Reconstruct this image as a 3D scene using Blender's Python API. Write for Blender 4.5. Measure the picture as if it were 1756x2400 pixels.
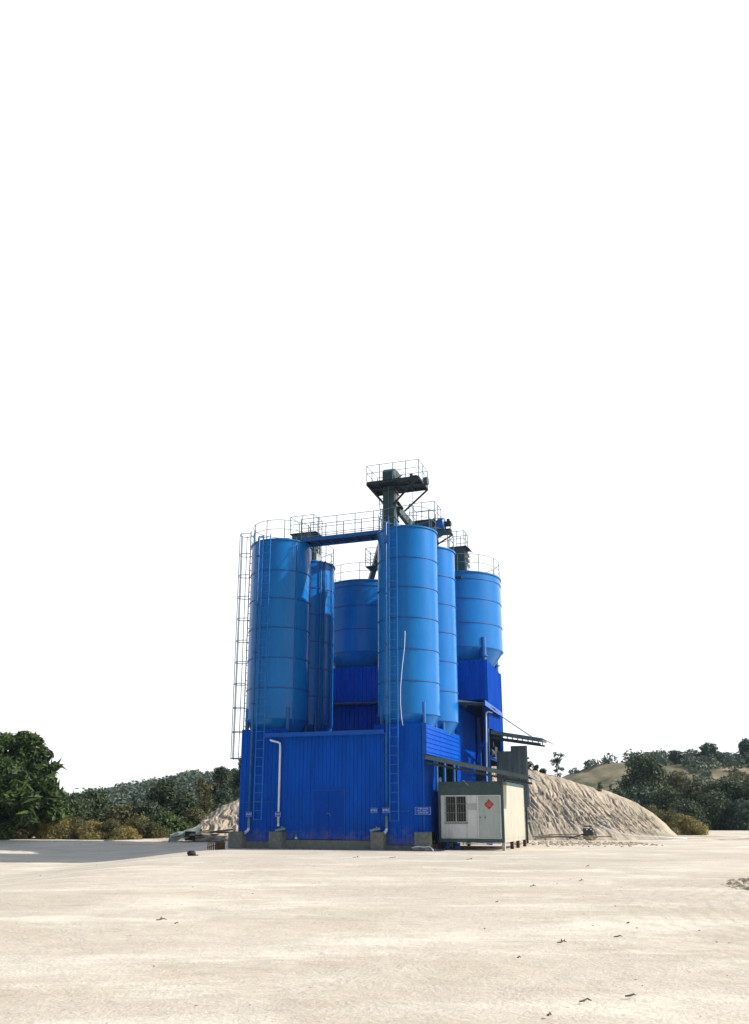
import bpy, bmesh, math, random
from mathutils import Vector, Matrix, noise
S = bpy.context.scene
COL = S.collection
for o in list(bpy.data.objects): bpy.data.objects.remove(o)
R = math.radians
# ------------------------------------------------------------------ camera
cd = bpy.data.cameras.new('camera'); cam = bpy.data.objects.new('camera', cd); COL.objects.link(cam)
cam.location = (0, 0, 1.54); cam.rotation_euler = (R(90 + 14.708), 0, 0)
cd.sensor_width = 36; cd.sensor_fit = 'AUTO'; cd.lens = 30.0; cd.shift_y = 185/2400
cd.clip_start = 0.1; cd.clip_end = 4000
S.camera = cam
S.render.resolution_x = 749; S.render.resolution_y = 1024
# ------------------------------------------------------------------ light
SUN_EL = 35.0
SUN = Vector((0.994, -0.10, 0)).normalized()
sun_dir = Vector((SUN.x*math.cos(R(SUN_EL)), SUN.y*math.cos(R(SUN_EL)), math.sin(R(SUN_EL))))
W = bpy.data.worlds.new('World'); S.world = W; W.use_nodes = True
nt = W.node_tree; nt.nodes.clear()
wo = nt.nodes.new('ShaderNodeOutputWorld'); bg = nt.nodes.new('ShaderNodeBackground')
sky = nt.nodes.new('ShaderNodeTexSky'); sky.sky_type = 'NISHITA'; sky.sun_disc = False
sky.sun_elevation = R(SUN_EL); sky.sun_rotation = math.atan2(SUN.x, SUN.y)
sky.dust_density = 1.2; sky.air_density = 1.3; sky.ozone_density = 1.0
# bright white haze over the quarry: the sky ahead (towards +Y) is veiled to white, behind it stays blue
tc = nt.nodes.new('ShaderNodeTexCoord'); sx = nt.nodes.new('ShaderNodeSeparateXYZ')
nt.links.new(tc.outputs['Generated'], sx.inputs[0])
mr = nt.nodes.new('ShaderNodeMapRange'); mr.interpolation_type = 'SMOOTHSTEP'
mr.inputs['From Min'].default_value = 0.40; mr.inputs['From Max'].default_value = 0.58
nt.links.new(sx.outputs['Y'], mr.inputs['Value'])
mx = nt.nodes.new('ShaderNodeMix'); mx.data_type = 'RGBA'
nt.links.new(mr.outputs[0], mx.inputs['Factor']); nt.links.new(sky.outputs[0], mx.inputs['A'])
mx.inputs['B'].default_value = (11.6, 11.65, 11.8, 1)
nt.links.new(mx.outputs['Result'], bg.inputs['Color']); bg.inputs['Strength'].default_value = 0.098
nt.links.new(bg.outputs[0], wo.inputs[0])
sl = bpy.data.lights.new('sun', 'SUN'); sl.energy = 4.9; sl.angle = R(0.6); sl.color = (1, 0.955, 0.88)
so = bpy.data.objects.new('sun', sl); COL.objects.link(so)
so.rotation_euler = (-sun_dir).to_track_quat('-Z', 'Y').to_euler(); so.location = (30, 10, 40)
S.view_settings.view_transform = 'Standard'; S.view_settings.look = 'None'
S.view_settings.exposure = 0.15; S.view_settings.gamma = 1
S.render.engine = 'CYCLES'

# ------------------------------------------------------------------ helpers
rnd = random.Random(7)
def M(name, col, rough=0.6, metal=0.0, spec=0.5, var=0.12, scale=3.0, stretch=(1, 1, 1), coat=0.0,
      col2=None, thr=None, bump=0.0, bscale=20.0, fac_streak=None):
    m = bpy.data.materials.new(name); m.use_nodes = True; t = m.node_tree
    b = t.nodes['Principled BSDF']; b.inputs['Roughness'].default_value = rough
    b.inputs['Metallic'].default_value = metal; b.inputs['Specular IOR Level'].default_value = spec
    b.inputs['Coat Weight'].default_value = coat; b.inputs['Coat Roughness'].default_value = 0.12
    tcn = t.nodes.new('ShaderNodeTexCoord'); mp = t.nodes.new('ShaderNodeMapping')
    mp.inputs['Scale'].default_value = stretch
    t.links.new(tcn.outputs['Object'], mp.inputs[0])
    n = t.nodes.new('ShaderNodeTexNoise'); n.inputs['Scale'].default_value = scale
    n.inputs['Detail'].default_value = 6; n.inputs['Roughness'].default_value = 0.62
    t.links.new(mp.outputs[0], n.inputs['Vector'])
    r = t.nodes.new('ShaderNodeValToRGB')
    c = Vector(col); d = Vector(col2) if col2 else c*(1-2*var)
    lo, hi = thr if thr else (0.3, 0.7)
    r.color_ramp.elements[0].position = lo; r.color_ramp.elements[1].position = hi
    r.color_ramp.elements[0].color = (*d, 1); r.color_ramp.elements[1].color = (*(c*(1+var) if not col2 else c), 1)
    t.links.new(n.outputs['Fac'], r.inputs[0]); t.links.new(r.outputs[0], b.inputs['Base Color'])
    if bump:
        n2 = t.nodes.new('ShaderNodeTexNoise'); n2.inputs['Scale'].default_value = bscale; n2.inputs['Detail'].default_value = 5
        t.links.new(mp.outputs[0], n2.inputs['Vector'])
        bp = t.nodes.new('ShaderNodeBump'); bp.inputs['Strength'].default_value = bump; bp.inputs['Distance'].default_value = 0.05
        t.links.new(n2.outputs['Fac'], bp.inputs['Height']); t.links.new(bp.outputs[0], b.inputs['Normal'])
    return m
def streak(m, col, amount=0.35, scale=1.6, stretch=(3, 3, 0.25), lo=0.55, hi=0.75):
    """vertical rain streaks / dust on an existing painted material"""
    t = m.node_tree; b = t.nodes['Principled BSDF']
    src = b.inputs['Base Color'].links[0].from_socket
    tcn = t.nodes['Texture Coordinate']; mp = t.nodes.new('ShaderNodeMapping'); mp.inputs['Scale'].default_value = stretch
    t.links.new(tcn.outputs['Object'], mp.inputs[0])
    n = t.nodes.new('ShaderNodeTexNoise'); n.inputs['Scale'].default_value = scale; n.inputs['Detail'].default_value = 7
    t.links.new(mp.outputs[0], n.inputs['Vector'])
    r = t.nodes.new('ShaderNodeMapRange'); r.inputs['From Min'].default_value = lo; r.inputs['From Max'].default_value = hi
    r.inputs['To Max'].default_value = amount
    t.links.new(n.outputs['Fac'], r.inputs['Value'])
    x = t.nodes.new('ShaderNodeMix'); x.data_type = 'RGBA'
    t.links.new(r.outputs[0], x.inputs['Factor']); t.links.new(src, x.inputs['A']); x.inputs['B'].default_value = (*col, 1)
    t.links.new(x.outputs['Result'], b.inputs['Base Color'])
    return m

MAT = dict(
 silo=streak(M('silo_blue_paint', (0.004, 0.172, 0.54), rough=0.25, spec=0.3, var=0.08, scale=0.8, stretch=(1, 1, .5), coat=0.15, bump=0.12, bscale=1.3), (0.03, 0.23, 0.52), 0.35),
 seam=M('weld_seam_paint', (0.002, 0.09, 0.36), rough=0.5, scale=6),
 wall=streak(M('blue_sheet_cladding', (0.0005, 0.088, 0.54), rough=0.45, spec=0.08, var=0.12, scale=1.2, stretch=(2, 2, .4)), (0.004, 0.11, 0.44), 0.4, 2.0),
 trim=M('blue_trim_paint', (0.003, 0.095, 0.50), spec=.25, rough=0.35, var=0.08),
 door=M('blue_door_paint', (0.0005, 0.062, 0.43), spec=.08, rough=0.45, var=0.08),
 pipe=M('blue_pipe_paint', (0.007, 0.125, 0.42), rough=0.4, var=0.15, scale=2),
 grey=streak(M('dark_grey_green_steel', (0.050, 0.085, 0.090), rough=0.5, var=0.15, scale=2), (0.12, 0.10, 0.08), 0.3),
 dark=M('dark_steel', (0.022, 0.034, 0.042), rough=0.55, var=0.2, scale=3),
 rail=M('railing_steel', (0.11, 0.23, 0.31), rough=0.5, var=0.2, scale=4),
 palemetal=M('pale_metal_panel', (0.42, 0.45, 0.42), rough=0.45, metal=0.3, var=0.15, scale=4, stretch=(2, 2, .5)),
 pvc=M('white_plastic_pipe', (0.74, 0.84, 0.95), rough=0.35, var=0.06),
 pvcold=M('weathered_pipe', (0.20, 0.30, 0.30), rough=0.5, var=0.2),
 conc=streak(M('weathered_concrete', (0.17, 0.195, 0.185), rough=0.9, var=0.25, scale=5, bump=0.6, bscale=14), (0.10, 0.10, 0.09), 0.6, 2.5),
 sheet=M('grey_sheet_cladding', (0.11, 0.15, 0.155), rough=0.45, var=0.15, scale=2, stretch=(3, 3, .4)),
 panel=streak(M('cream_sandwich_panel', (0.50, 0.475, 0.40), rough=0.5, var=0.05, scale=1.5), (0.30, 0.24, 0.13), 0.5, 1.3, (4, 4, .5), 0.52, 0.8),
 panelw=streak(M('white_sandwich_panel', (0.68, 0.70, 0.71), rough=0.5, var=0.05, scale=1.5), (0.25, 0.25, 0.20), 0.45, 1.3, (4, 4, .5), 0.55, 0.8),
 cdoor=streak(M('pale_green_grey_door', (0.44, 0.50, 0.49), rough=0.5, var=0.06), (0.27, 0.30, 0.26), 0.5, 1.5, (4, 4, .4)),
 frame=M('dark_green_grey_frame', (0.045, 0.085, 0.092), rough=0.5, var=0.15),
 glass=M('dark_window_glass', (0.012, 0.016, 0.020), rough=0.08, var=0.1),
 bar=M('steel_bars', (0.22, 0.24, 0.25), rough=0.4, metal=0.6),
 rust=M('rusty_steel', (0.075, 0.035, 0.022), rough=0.85, var=0.4, scale=8, bump=0.5),
 wood=M('weathered_timber', (0.34, 0.27, 0.20), rough=0.85, var=0.3, scale=6, stretch=(1, 1, 4)),
 dwood=M('dark_wet_timber', (0.055, 0.052, 0.048), rough=0.85, var=0.4, scale=6),
 bluep=M('blue_plastic', (0.01, 0.06, 0.36), rough=0.35, var=0.1),
 black=M('black_rubber', (0.012, 0.012, 0.014), rough=0.7, var=0.2),
 sign=M('sign_blue', (0.004, 0.07, 0.50), rough=0.4, var=0.03),
 white=M('sign_white', (0.62, 0.74, 0.90), rough=0.5, var=0.02),
 red=M('poster_red', (0.42, 0.012, 0.018), rough=0.5, var=0.06),
 pink=M('poster_border_pink', (0.72, 0.45, 0.42), rough=0.6, var=0.03),
 gold=M('poster_character_pale_red', (0.62, 0.24, 0.20), rough=0.5, var=0.1),
 green=M('green_plastic', (0.10, 0.35, 0.20), rough=0.3, var=0.1),
 twig=M('dry_twig', (0.13, 0.125, 0.10), rough=.9, var=.3),
 ladder=M('light_blue_ladder_paint', (0.015, 0.17, 0.58), rough=.4, var=.1),
 bark=M('bark', (0.10, 0.075, 0.052), rough=0.9, var=0.3, scale=8, bump=0.5),
)

def link(name, bm, mat, parent=None, base=None, smooth=False):
    me = bpy.data.meshes.new(name)
    if base is not None: bmesh.ops.translate(bm, verts=bm.verts, vec=-Vector(base))
    bm.normal_update(); bm.to_mesh(me); bm.free()
    for m in (mat if isinstance(mat, (list, tuple)) else [mat]): me.materials.append(m)
    if smooth:
        for p in me.polygons: p.use_smooth = True
    o = bpy.data.objects.new(name, me); COL.objects.link(o)
    if parent: o.parent = parent
    return o
def tag(o, label=None, cat=None, group=None, kind=None):
    if label: o['label'] = label
    if cat: o['category'] = cat
    if group: o['group'] = group
    if kind: o['kind'] = kind
    return o
TH = R(19); OX, OY = 2.261, 40.0
def bw(u, v, z=0.0):            # plant coordinates (u along the front, v into depth) -> world
    return Vector((OX + u*math.cos(TH) + v*math.sin(TH), OY - u*math.sin(TH) + v*math.cos(TH), z))
def splash(m, col, ztop, amt):
    t = m.node_tree; b = t.nodes['Principled BSDF']; src = b.inputs['Base Color'].links[0].from_socket
    g = t.nodes.new('ShaderNodeNewGeometry'); sp = t.nodes.new('ShaderNodeSeparateXYZ'); t.links.new(g.outputs['Position'], sp.inputs[0])
    n = t.nodes.new('ShaderNodeTexNoise'); n.inputs['Scale'].default_value = 2.2; n.inputs['Detail'].default_value = 8; n.inputs['Roughness'].default_value = .7
    t.links.new(g.outputs['Position'], n.inputs['Vector'])
    a = t.nodes.new('ShaderNodeMath'); a.operation = 'MULTIPLY_ADD'; t.links.new(n.outputs['Fac'], a.inputs[0]); a.inputs[1].default_value = -2.2*ztop; t.links.new(sp.outputs['Z'], a.inputs[2])
    r = t.nodes.new('ShaderNodeMapRange'); r.inputs['From Min'].default_value = -.3*ztop; r.inputs['From Max'].default_value = -.95*ztop; r.inputs['To Max'].default_value = amt
    t.links.new(a.outputs[0], r.inputs['Value'])
    x = t.nodes.new('ShaderNodeMix'); x.data_type = 'RGBA'; t.links.new(r.outputs[0], x.inputs['Factor']); t.links.new(src, x.inputs['A']); x.inputs['B'].default_value = (*col, 1)
    t.links.new(x.outputs['Result'], b.inputs['Base Color'])
for k, a in (('wall', .35), ('door', .3), ('conc', .5), ('panelw', .35), ('panel', .4)): splash(MAT[k], (0.33, 0.29, 0.23), 1.1, a)
class Thing:
    """an Empty in plant coordinates; parts are modelled in plant coordinates and moved to its base"""
    def __init__(s, name, label, cat, base, group=None, world=False, rot=None):
        s.base = Vector(base); s.e = bpy.data.objects.new(name, None); COL.objects.link(s.e)
        s.e.empty_display_size = 0.3
        if world: s.e.location = base; s.e.rotation_euler = (0, 0, rot or 0)
        else: s.e.location = bw(*base); s.e.rotation_euler = (0, 0, -TH)
        tag(s.e, label, cat, group)
        s.zero = world and rot is not None
    def part(s, name, bm, mat, parent=None, smooth=False, label=None):
        o = link(name, bm, mat, parent or s.e, None if s.zero else s.base, smooth)
        if label: o['label'] = label
        return o
def single(name, bm, mat, label, cat, base, group=None, smooth=False):
    o = link(name, bm, mat, None, base, smooth); o.location = bw(*base); o.rotation_euler = (0, 0, -TH)
    return tag(o, label, cat, group)
def box(bm, a, b, rz=0.0, mi=0):
    a, b = Vector(a), Vector(b); c = (a+b)/2; d = b-a
    r = bmesh.ops.create_cube(bm, size=1, matrix=Matrix.Translation(c) @ Matrix.Rotation(rz, 4, 'Z') @ Matrix.Diagonal((abs(d.x), abs(d.y), abs(d.z), 1)))
    for f in {f for v in r['verts'] for f in v.link_faces}: f.material_index = mi
def bar(bm, p, q, w, h=None, up=Vector((0, 0, 1))):
    p, q = Vector(p), Vector(q); h = h or w; d = q-p; L = d.length
    z = d.normalized()
    if abs(z.dot(up)) > .98: up = Vector((0, 1, 0))
    x = z.cross(up).normalized(); y = x.cross(z)
    m = Matrix((x, y, z)).transposed().to_4x4(); m.translation = (p+q)/2
    bmesh.ops.create_cube(bm, size=1, matrix=m @ Matrix.Diagonal((w, h, L, 1)))
def tube(bm, pts, r, seg=8, closed=False, cap=True):
    pts = [Vector(p) for p in pts]; n = len(pts); rings = []
    prev = None
    for i, p in enumerate(pts):
        if closed: t = (pts[(i+1) % n]-pts[i-1]).normalized()
        elif i == 0: t = (pts[1]-p).normalized()
        elif i == n-1: t = (p-pts[-2]).normalized()
        else: t = ((pts[i+1]-p).normalized()+(p-pts[i-1]).normalized()).normalized()
        a = prev if prev is not None else (Vector((0, 0, 1)) if abs(t.z) < .9 else Vector((1, 0, 0)))
        x = (a - t*a.dot(t)).normalized(); y = t.cross(x); prev = x
        rr = r[i] if isinstance(r, (list, tuple)) else r
        rings.append([bm.verts.new(p + (x*math.cos(k*2*math.pi/seg)+y*math.sin(k*2*math.pi/seg))*rr) for k in range(seg)])
    m = n if closed else n-1
    for i in range(m):
        A, B = rings[i], rings[(i+1) % n]
        for k in range(seg): bm.faces.new((A[k], A[(k+1) % seg], B[(k+1) % seg], B[k]))
    if cap and not closed:
        bm.faces.new(rings[0][::-1]); bm.faces.new(rings[-1])
def lathe(bm, c, prof, seg=96, cap=False):
    rings = [[bm.verts.new((c[0]+r*math.cos(2*math.pi*k/seg), c[1]+r*math.sin(2*math.pi*k/seg), z)) for k in range(seg)] for r, z in prof]
    for A, B in zip(rings, rings[1:]):
        for k in range(seg): bm.faces.new((A[k], A[(k+1) % seg], B[(k+1) % seg], B[k]))
    if cap: bm.faces.new(rings[0][::-1]); bm.faces.new(rings[-1])
def ring(c, r, z, seg=64, a0=0, a1=360):
    full = abs(a1-a0) >= 360
    return [(c[0]+r*math.cos(R(a0+(a1-a0)*k/seg)), c[1]+r*math.sin(R(a0+(a1-a0)*k/seg)), z) for k in range(seg if full else seg+1)]
def corr(bm, p0, p1, z0, z1, pitch=0.2, rw=0.05, rh=0.028, th=0.05, ztop=None, flip=1):
    """vertical ribbed cladding from p0 to p1 (outside is on the right-hand side), ribs really modelled"""
    p0, p1 = Vector((*p0, 0)), Vector((*p1, 0)); d = p1-p0; L = d.length; d.normalize(); n = Vector((d.y, -d.x, 0))*flip
    prof = [(0, 0)]; s = pitch*0.5
    while s + rw < L:
        prof += [(s-rw/2, 0), (s-rw/4, rh), (s+rw/4, rh), (s+rw/2, 0)]; s += pitch
    prof += [(L, 0), (L, -th), (0, -th)]
    f = ztop or (lambda t: z1)
    lo = [bm.verts.new(p0+d*a+n*b+Vector((0, 0, z0))) for a, b in prof]
    hi = [bm.verts.new(p0+d*a+n*b+Vector((0, 0, f(a/L)))) for a, b in prof]
    k = len(prof)
    for i in range(k): bm.faces.new((lo[i], lo[(i+1) % k], hi[(i+1) % k], hi[i]))
    bm.faces.new(lo[::-1]); bm.faces.new(hi)
def bmn(): return bmesh.new()

def railing(th, path, closed=False, posts=None, h=1.05, name='guard_rail', parent=None, mids=(0.5,), r=0.0175, kick=False, mat='rail'):
    b = bmn()
    up = lambda z: [Vector(p)+Vector((0, 0, z)) for p in path]
    tube(b, up(h), r, 6, closed)
    for m in mids: tube(b, up(h*m), r*.9, 6, closed)
    if kick: tube(b, up(0.08), r*.9, 6, closed)
    o = th.part(name, b, MAT[mat], parent)
    for p in (posts if posts is not None else path):
        if parent is None:
            q = bmn(); bar(q, p, Vector(p)+Vector((0, 0, h)), r*1.9); th.part('post', q, MAT[mat], o)
        else:
            q = bmn(); bar(q, p, Vector(p)+Vector((0, 0, h)), r*1.9); th.part('post', q, MAT[mat], parent)
    return o
def ladder(th, u0, u1, v, z0, z1, step=0.42, axis='u', mat='ladder', r=0.018):
    b = bmn()
    P = (lambda s, z: (s, v, z)) if axis == 'u' else (lambda s, z: (v, s, z))
    for s in (u0, u1): bar(b, P(s, z0), P(s, z1), .035, .05)
    o = th.part('ladder', b, MAT[mat])
    z = z0+.02
    while z < z1:
        q = bmn(); bar(q, P(u0, z), P(u1, z), .026); th.part('rung', q, MAT[mat], o); z += step
    return o

# ------------------------------------------------------------------ ground
def fb(x, y, z=0, o=4): return noise.fractal(Vector((x, y, z)), 1.0, 2.0, o)
def ground_mat():
    m = bpy.data.materials.new('pale_packed_dirt'); m.use_nodes = True; t = m.node_tree; b = t.nodes['Principled BSDF']
    b.inputs['Roughness'].default_value = 0.95; b.inputs['Specular IOR Level'].default_value = 0.15
    L = t.links.new; N = t.nodes.new
    tcn = N('ShaderNodeTexCoord')
    def nz(scale, sc, det=6, rough=.6, dist=0.0, rot=0):
        mp = N('ShaderNodeMapping'); mp.inputs['Scale'].default_value = sc; mp.inputs['Rotation'].default_value = (0, 0, R(rot)); L(tcn.outputs['Object'], mp.inputs[0])
        n = N('ShaderNodeTexNoise'); n.inputs['Scale'].default_value = scale; n.inputs['Detail'].default_value = det
        n.inputs['Roughness'].default_value = rough; n.inputs['Distortion'].default_value = dist; L(mp.outputs[0], n.inputs['Vector']); return n.outputs['Fac']
    def ramp(f, a, b_, lo, hi):
        r = N('ShaderNodeValToRGB'); r.color_ramp.elements[0].position = lo; r.color_ramp.elements[1].position = hi
        r.color_ramp.elements[0].color = (*a, 1); r.color_ramp.elements[1].color = (*b_, 1); L(f, r.inputs[0]); return r.outputs[0]
    def mixc(f, a, b_, mode='MIX'):
        x = N('ShaderNodeMix'); x.data_type = 'RGBA'; x.blend_type = mode
        if isinstance(f, float): x.inputs['Factor'].default_value = f
        else: L(f, x.inputs['Factor'])
        for k, v in (('A', a), ('B', b_)):
            if isinstance(v, tuple): x.inputs[k].default_value = (*v, 1)
            else: L(v, x.inputs[k])
        return x.outputs['Result']
    def rng(f, lo, hi, a=0.0, b_=1.0):
        r = N('ShaderNodeMapRange'); r.inputs['From Min'].default_value = lo; r.inputs['From Max'].default_value = hi
        r.inputs['To Min'].default_value = a; r.inputs['To Max'].default_value = b_; L(f, r.inputs['Value']); return r.outputs[0]
    big = nz(.12, (1, 1, 1), 5, .55, .6)
    c = ramp(big, (0.60, 0.53, 0.435), (0.74, 0.66, 0.555), .34, .66)
    mid = nz(.6, (.38, 1, 1), 8, .66, .5, 4)          # drag streaks across the yard
    c = mixc(rng(mid, .50, .64, 0, .9), c, (0.84, 0.78, 0.66))
    dk = nz(.7, (.5, 1.2, 1), 8, .7, .8, -6)
    c = mixc(rng(dk, .50, .66, 0, .4), c, (0.42, 0.335, 0.235))
    yl = nz(.3, (1, 1, 1), 5, .6)
    c = mixc(rng(nz(.22, (.6, 1, 1), 7, .65, .8, 12), .50, .64, 0, .4), c, (0.50, 0.43, 0.33))
    c = mixc(rng(yl, .48, .66, 0, .45), c, (0.60, 0.52, 0.39))
    fine = nz(14, (1, 1, 1), 6, .75)
    c = mixc(rng(fine, .45, .75, 0, .45), c, (0.40, 0.34, 0.26), 'MIX')
    vor = N('ShaderNodeTexVoronoi'); vor.inputs['Scale'].default_value = 5.0; vor.inputs['Randomness'].default_value = 1
    L(tcn.outputs['Object'], vor.inputs['Vector'])
    peb = rng(vor.outputs['Distance'], .05, .10, 1, 0)
    gate = nz(1.1, (1, 1, 1), 3)
    pg = N('ShaderNodeMath'); pg.operation = 'MULTIPLY'; L(peb, pg.inputs[0]); L(rng(gate, .5, .6), pg.inputs[1])
    c = mixc(pg.outputs[0], c, (0.30, 0.26, 0.21))
    # curving tyre tracks on the right
    wv = N('ShaderNodeTexWave'); wv.wave_type = 'RINGS'; wv.rings_direction = 'Z'; wv.inputs['Scale'].default_value = .85
    wv.inputs['Distortion'].default_value = 9.0; wv.inputs['Detail'].default_value = 4; wv.inputs['Detail Scale'].default_value = 1.1; wv.inputs['Detail Roughness'].default_value = .7
    mp = N('ShaderNodeMapping'); mp.inputs['Location'].default_value = (-16, -13, 0); L(tcn.outputs['Object'], mp.inputs[0]); L(mp.outputs[0], wv.inputs['Vector'])
    ln = N('ShaderNodeVectorMath'); ln.operation = 'LENGTH'; L(mp.outputs[0], ln.inputs[0])
    tm = rng(ln.outputs['Value'], 14.0, 8.5, 0, 1)
    tw = N('ShaderNodeMath'); tw.operation = 'MULTIPLY'; L(tm, tw.inputs[0]); L(rng(wv.outputs['Fac'], .45, .9), tw.inputs[1])
    tw2 = N('ShaderNodeMath'); tw2.operation = 'MULTIPLY'; L(tw.outputs[0], tw2.inputs[0]); tw2.inputs[1].default_value = .3
    c = mixc(tw2.outputs[0], c, (0.38, 0.325, 0.265))
    L(c, b.inputs['Base Color'])
    # bump
    h1 = nz(3.0, (.7, 1, 1), 8, .7, .4); h2 = nz(22, (1, 1, 1), 4, .6)
    a1 = N('ShaderNodeMath'); a1.operation = 'MULTIPLY_ADD'; L(h2, a1.inputs[0]); a1.inputs[1].default_value = .25; L(h1, a1.inputs[2])
    a2 = N('ShaderNodeMath'); a2.operation = 'MULTIPLY_ADD'; L(tw.outputs[0], a2.inputs[0]); a2.inputs[1].default_value = -.12; L(a1.outputs[0], a2.inputs[2])
    bp = N('ShaderNodeBump'); bp.inputs['Strength'].default_value = .55; bp.inputs['Distance'].default_value = .10
    L(a2.outputs[0], bp.inputs['Height']); L(bp.outputs[0], b.inputs['Normal'])
    return m
GM = ground_mat(); MAT['ground'] = GM
def gz(x, y):
    a = 0.03*fb(x*.25, y*.25) + 0.012*fb(x*1.1, y*1.6, 3) + 0.006*fb(x*3.5, y*4.5, 7, 3)
    # flat around the plant
    d = max(0, min(1, (math.hypot(x-0, (y-46)*.9)-9)/6))
    far = min(1, max(0.0, (70-y)/20))
    # left yard lowered so the plant's cast shadow lands nearer the camera
    sm = lambda t: max(0, min(1, t))**2*(3-2*max(0, min(1, t)))
    shadow_dip = -.62*sm((-6.6-x)/7.5)*sm((57.5-y)/9)*sm((y-6)/26)
    return a*(0.35+.65*d)*(0.3+.7*far) + shadow_dip
def make_ground():
    bm = bmn(); ys = []; y = 4.0
    while y < 75: ys.append(y); y *= 1.0105
    while y < 620: ys.append(y); y *= 1.18
    ys = [-300, -150, -60, -20, -6, 0, 2] + ys
    nx = 260; rows = []
    for y in ys:
        w = max(abs(y)*1.1+12, 12)
        row = []
        for i in range(nx+1):
            t = i/nx*2-1; t = .55*t+.45*t**3
            x = t*w*1.0
            row.append(bm.verts.new((x, y, gz(x, y) if 0 < y < 80 else 0)))
        rows.append(row)
    for A, B in zip(rows, rows[1:]):
        for i in range(nx): bm.faces.new((A[i], A[i+1], B[i+1], B[i]))
    o = link('ground', bm, GM, smooth=True); o['kind'] = 'structure'
make_ground()

# ------------------------------------------------------------------ dirt mound behind the plant
def lerp_tab(tab, x):
    if x <= tab[0][0]: return tab[0][1]
    for (a, b), (c, d) in zip(tab, tab[1:]):
        if x <= c: t = (x-a)/(c-a); return b+(d-b)*t
    return tab[-1][1]
def mound_mat():
    m = M('eroded_pale_soil', (0.50, 0.42, 0.32), rough=.95, spec=.1, var=.22, scale=.9, bump=.8, bscale=3.0, col2=(0.36, 0.30, 0.225), thr=(.35, .6))
    t = m.node_tree; b = t.nodes['Principled BSDF']
    streak(m, (0.25, 0.24, 0.17), .6, .25, (1, 1, 1), .54, .7)
    streak(m, (0.55, 0.46, 0.355), .6, 2.0, (1, 1, .6), .5, .7)
    return m
MM = mound_mat()
CREST = [(-13.4, 0), (-12.8, .8), (-12.2, 1.6), (-11.3, 2.15), (-9.8, 2.8), (-8, 3.9), (-4, 5.1), (3, 5.6), (8, 5.4), (11.3, 4.9), (12.6, 4.5), (14.0, 4.05), (15.4, 3.65), (16.5, 3.35), (17.5, 3.0), (18.8, 2.45), (19.5, 2.0), (20.2, 1.55), (20.6, 1.2), (21.2, .6), (21.8, 0)]
def make_mound():
    bm = bmn(); rows = []
    nx, ny = 820, 150
    for j in range(ny+1):
        row = []
        for i in range(nx+1):
            x = -17+44*i/nx; y = 54+24*j/ny
            cz = lerp_tab(CREST, (x*64/max(y, 54) if x > 0 else x)+.4*fb(x*.3, y*.3, 2))
            y0 = 56.2+1.2*fb(x*.25, 1.0, 4)-.02*x
            run = 9.0
            t = (y-y0)/run
            if t < 0: f = 0
            elif t < 1: f = t**.9*(1.0) if t < .8 else t**.9
            else: f = 1-.05*(t-1)**1.3
            if y > 73: f *= max(0, 1-(y-73)/5)
            f = min(f, 1.0)
            z = cz*f
            # gullies run down and to the right across the face
            g = x*1.0 + (z-cz)*.55 + .35*fb(x*.35, y*.35, 9)
            gul = -.15*max(0, 1-abs(noise.noise(Vector((g*5.0, z*.7, 5))))*4.0)**1.5 - .08*max(0, 1-abs(noise.noise(Vector((g*11.0, z*1.2, 1))))*3.6)**1.5 + .12*noise.noise(Vector((x*.9, y*.9, z)))
            face = max(0, min(1, (1.12-t)*2.0))*max(0, min(1, t*4))
            z += gul*face*min(1, cz/1.5) + .05*fb(x*2.2, y*2.2, 3)*min(1, cz)*min(1, max(0, t*5))
            row.append(bm.verts.new((x, y - gul*.9*face, max(z, -0.25) if f > 0 else -.2)))
        rows.append(row)
    for A, B in zip(rows, rows[1:]):
        for i in range(nx): bm.faces.new((A[i], A[i+1], B[i+1], B[i]))
    o = link('dirt_mound', bm, MM, smooth=True); o['kind'] = 'structure'
make_mound()

# ------------------------------------------------------------------ silos
def silo(label, cu, cv, Rr, zb, zt, seams, cone, legs=True, legr=.10, railgap=None, key='A', rail_posts=10, leg_r=None):
    T = Thing('silo', label, 'silo', (cu, cv, 0), 'blue storage silos of the plant'); c = (cu, cv)
    b = bmn(); lathe(b, c, [(Rr, zb), (Rr, zt)]); T.part('shell', b, MAT['silo'], smooth=True)
    for z in seams:
        b = bmn(); lathe(b, c, [(Rr-.01, z-.032), (Rr+.03, z-.025), (Rr+.03, z+.018), (Rr-.01, z+.025)]); T.part('seam_ring', b, MAT['seam'])
    b = bmn(); lathe(b, c, [(Rr-.02, zt+.01), (Rr+.055, zt+.01), (Rr+.055, zt+.08), (Rr-.05, zt+.09), (.3, zt+.32), (.01, zt+.33)]); T.part('roof', b, MAT['silo'])
    b = bmn(); lathe(b, c, [(.22, zb-cone-.4), (.22, zb-cone), (Rr-.005, zb-.01), (Rr+.03, zb-.01), (Rr+.03, zb+.02)]); T.part('hopper', b, MAT['silo'], smooth=False)
    if legs:
        lr = leg_r or Rr*.985
        for k in range(4):
            a = R(45+90*k); x, y = cu+lr*math.cos(a), cv+lr*math.sin(a)
            b = bmn(); tube(b, [(x, y, 0.0), (x, y, zb+.55)], legr, 14); L = T.part('leg', b, MAT['pipe'], smooth=False)
            q = bmn(); tube(q, [(x, y, zb-.55), (x, y, zb-.5)], legr*1.5, 14); T.part('collar', q, MAT['pipe'], L)
    rr = Rr-.05
    n = rail_posts
    railing(T, ring(c, rr, zt+.08, 72), True, ring(c, rr, zt+.08, n, 12, 372), h=1.05, mids=(.52,))
    return T
sm = [13.88, 12.37, 10.83, 9.28, 7.73]
silo_D = silo('tall blue silo at the front right with a ladder and a hanging white hose', -1.14, 1.55, 1.52, 6.17, 15.43, sm, 2.3, leg_r=1.47)
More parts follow.
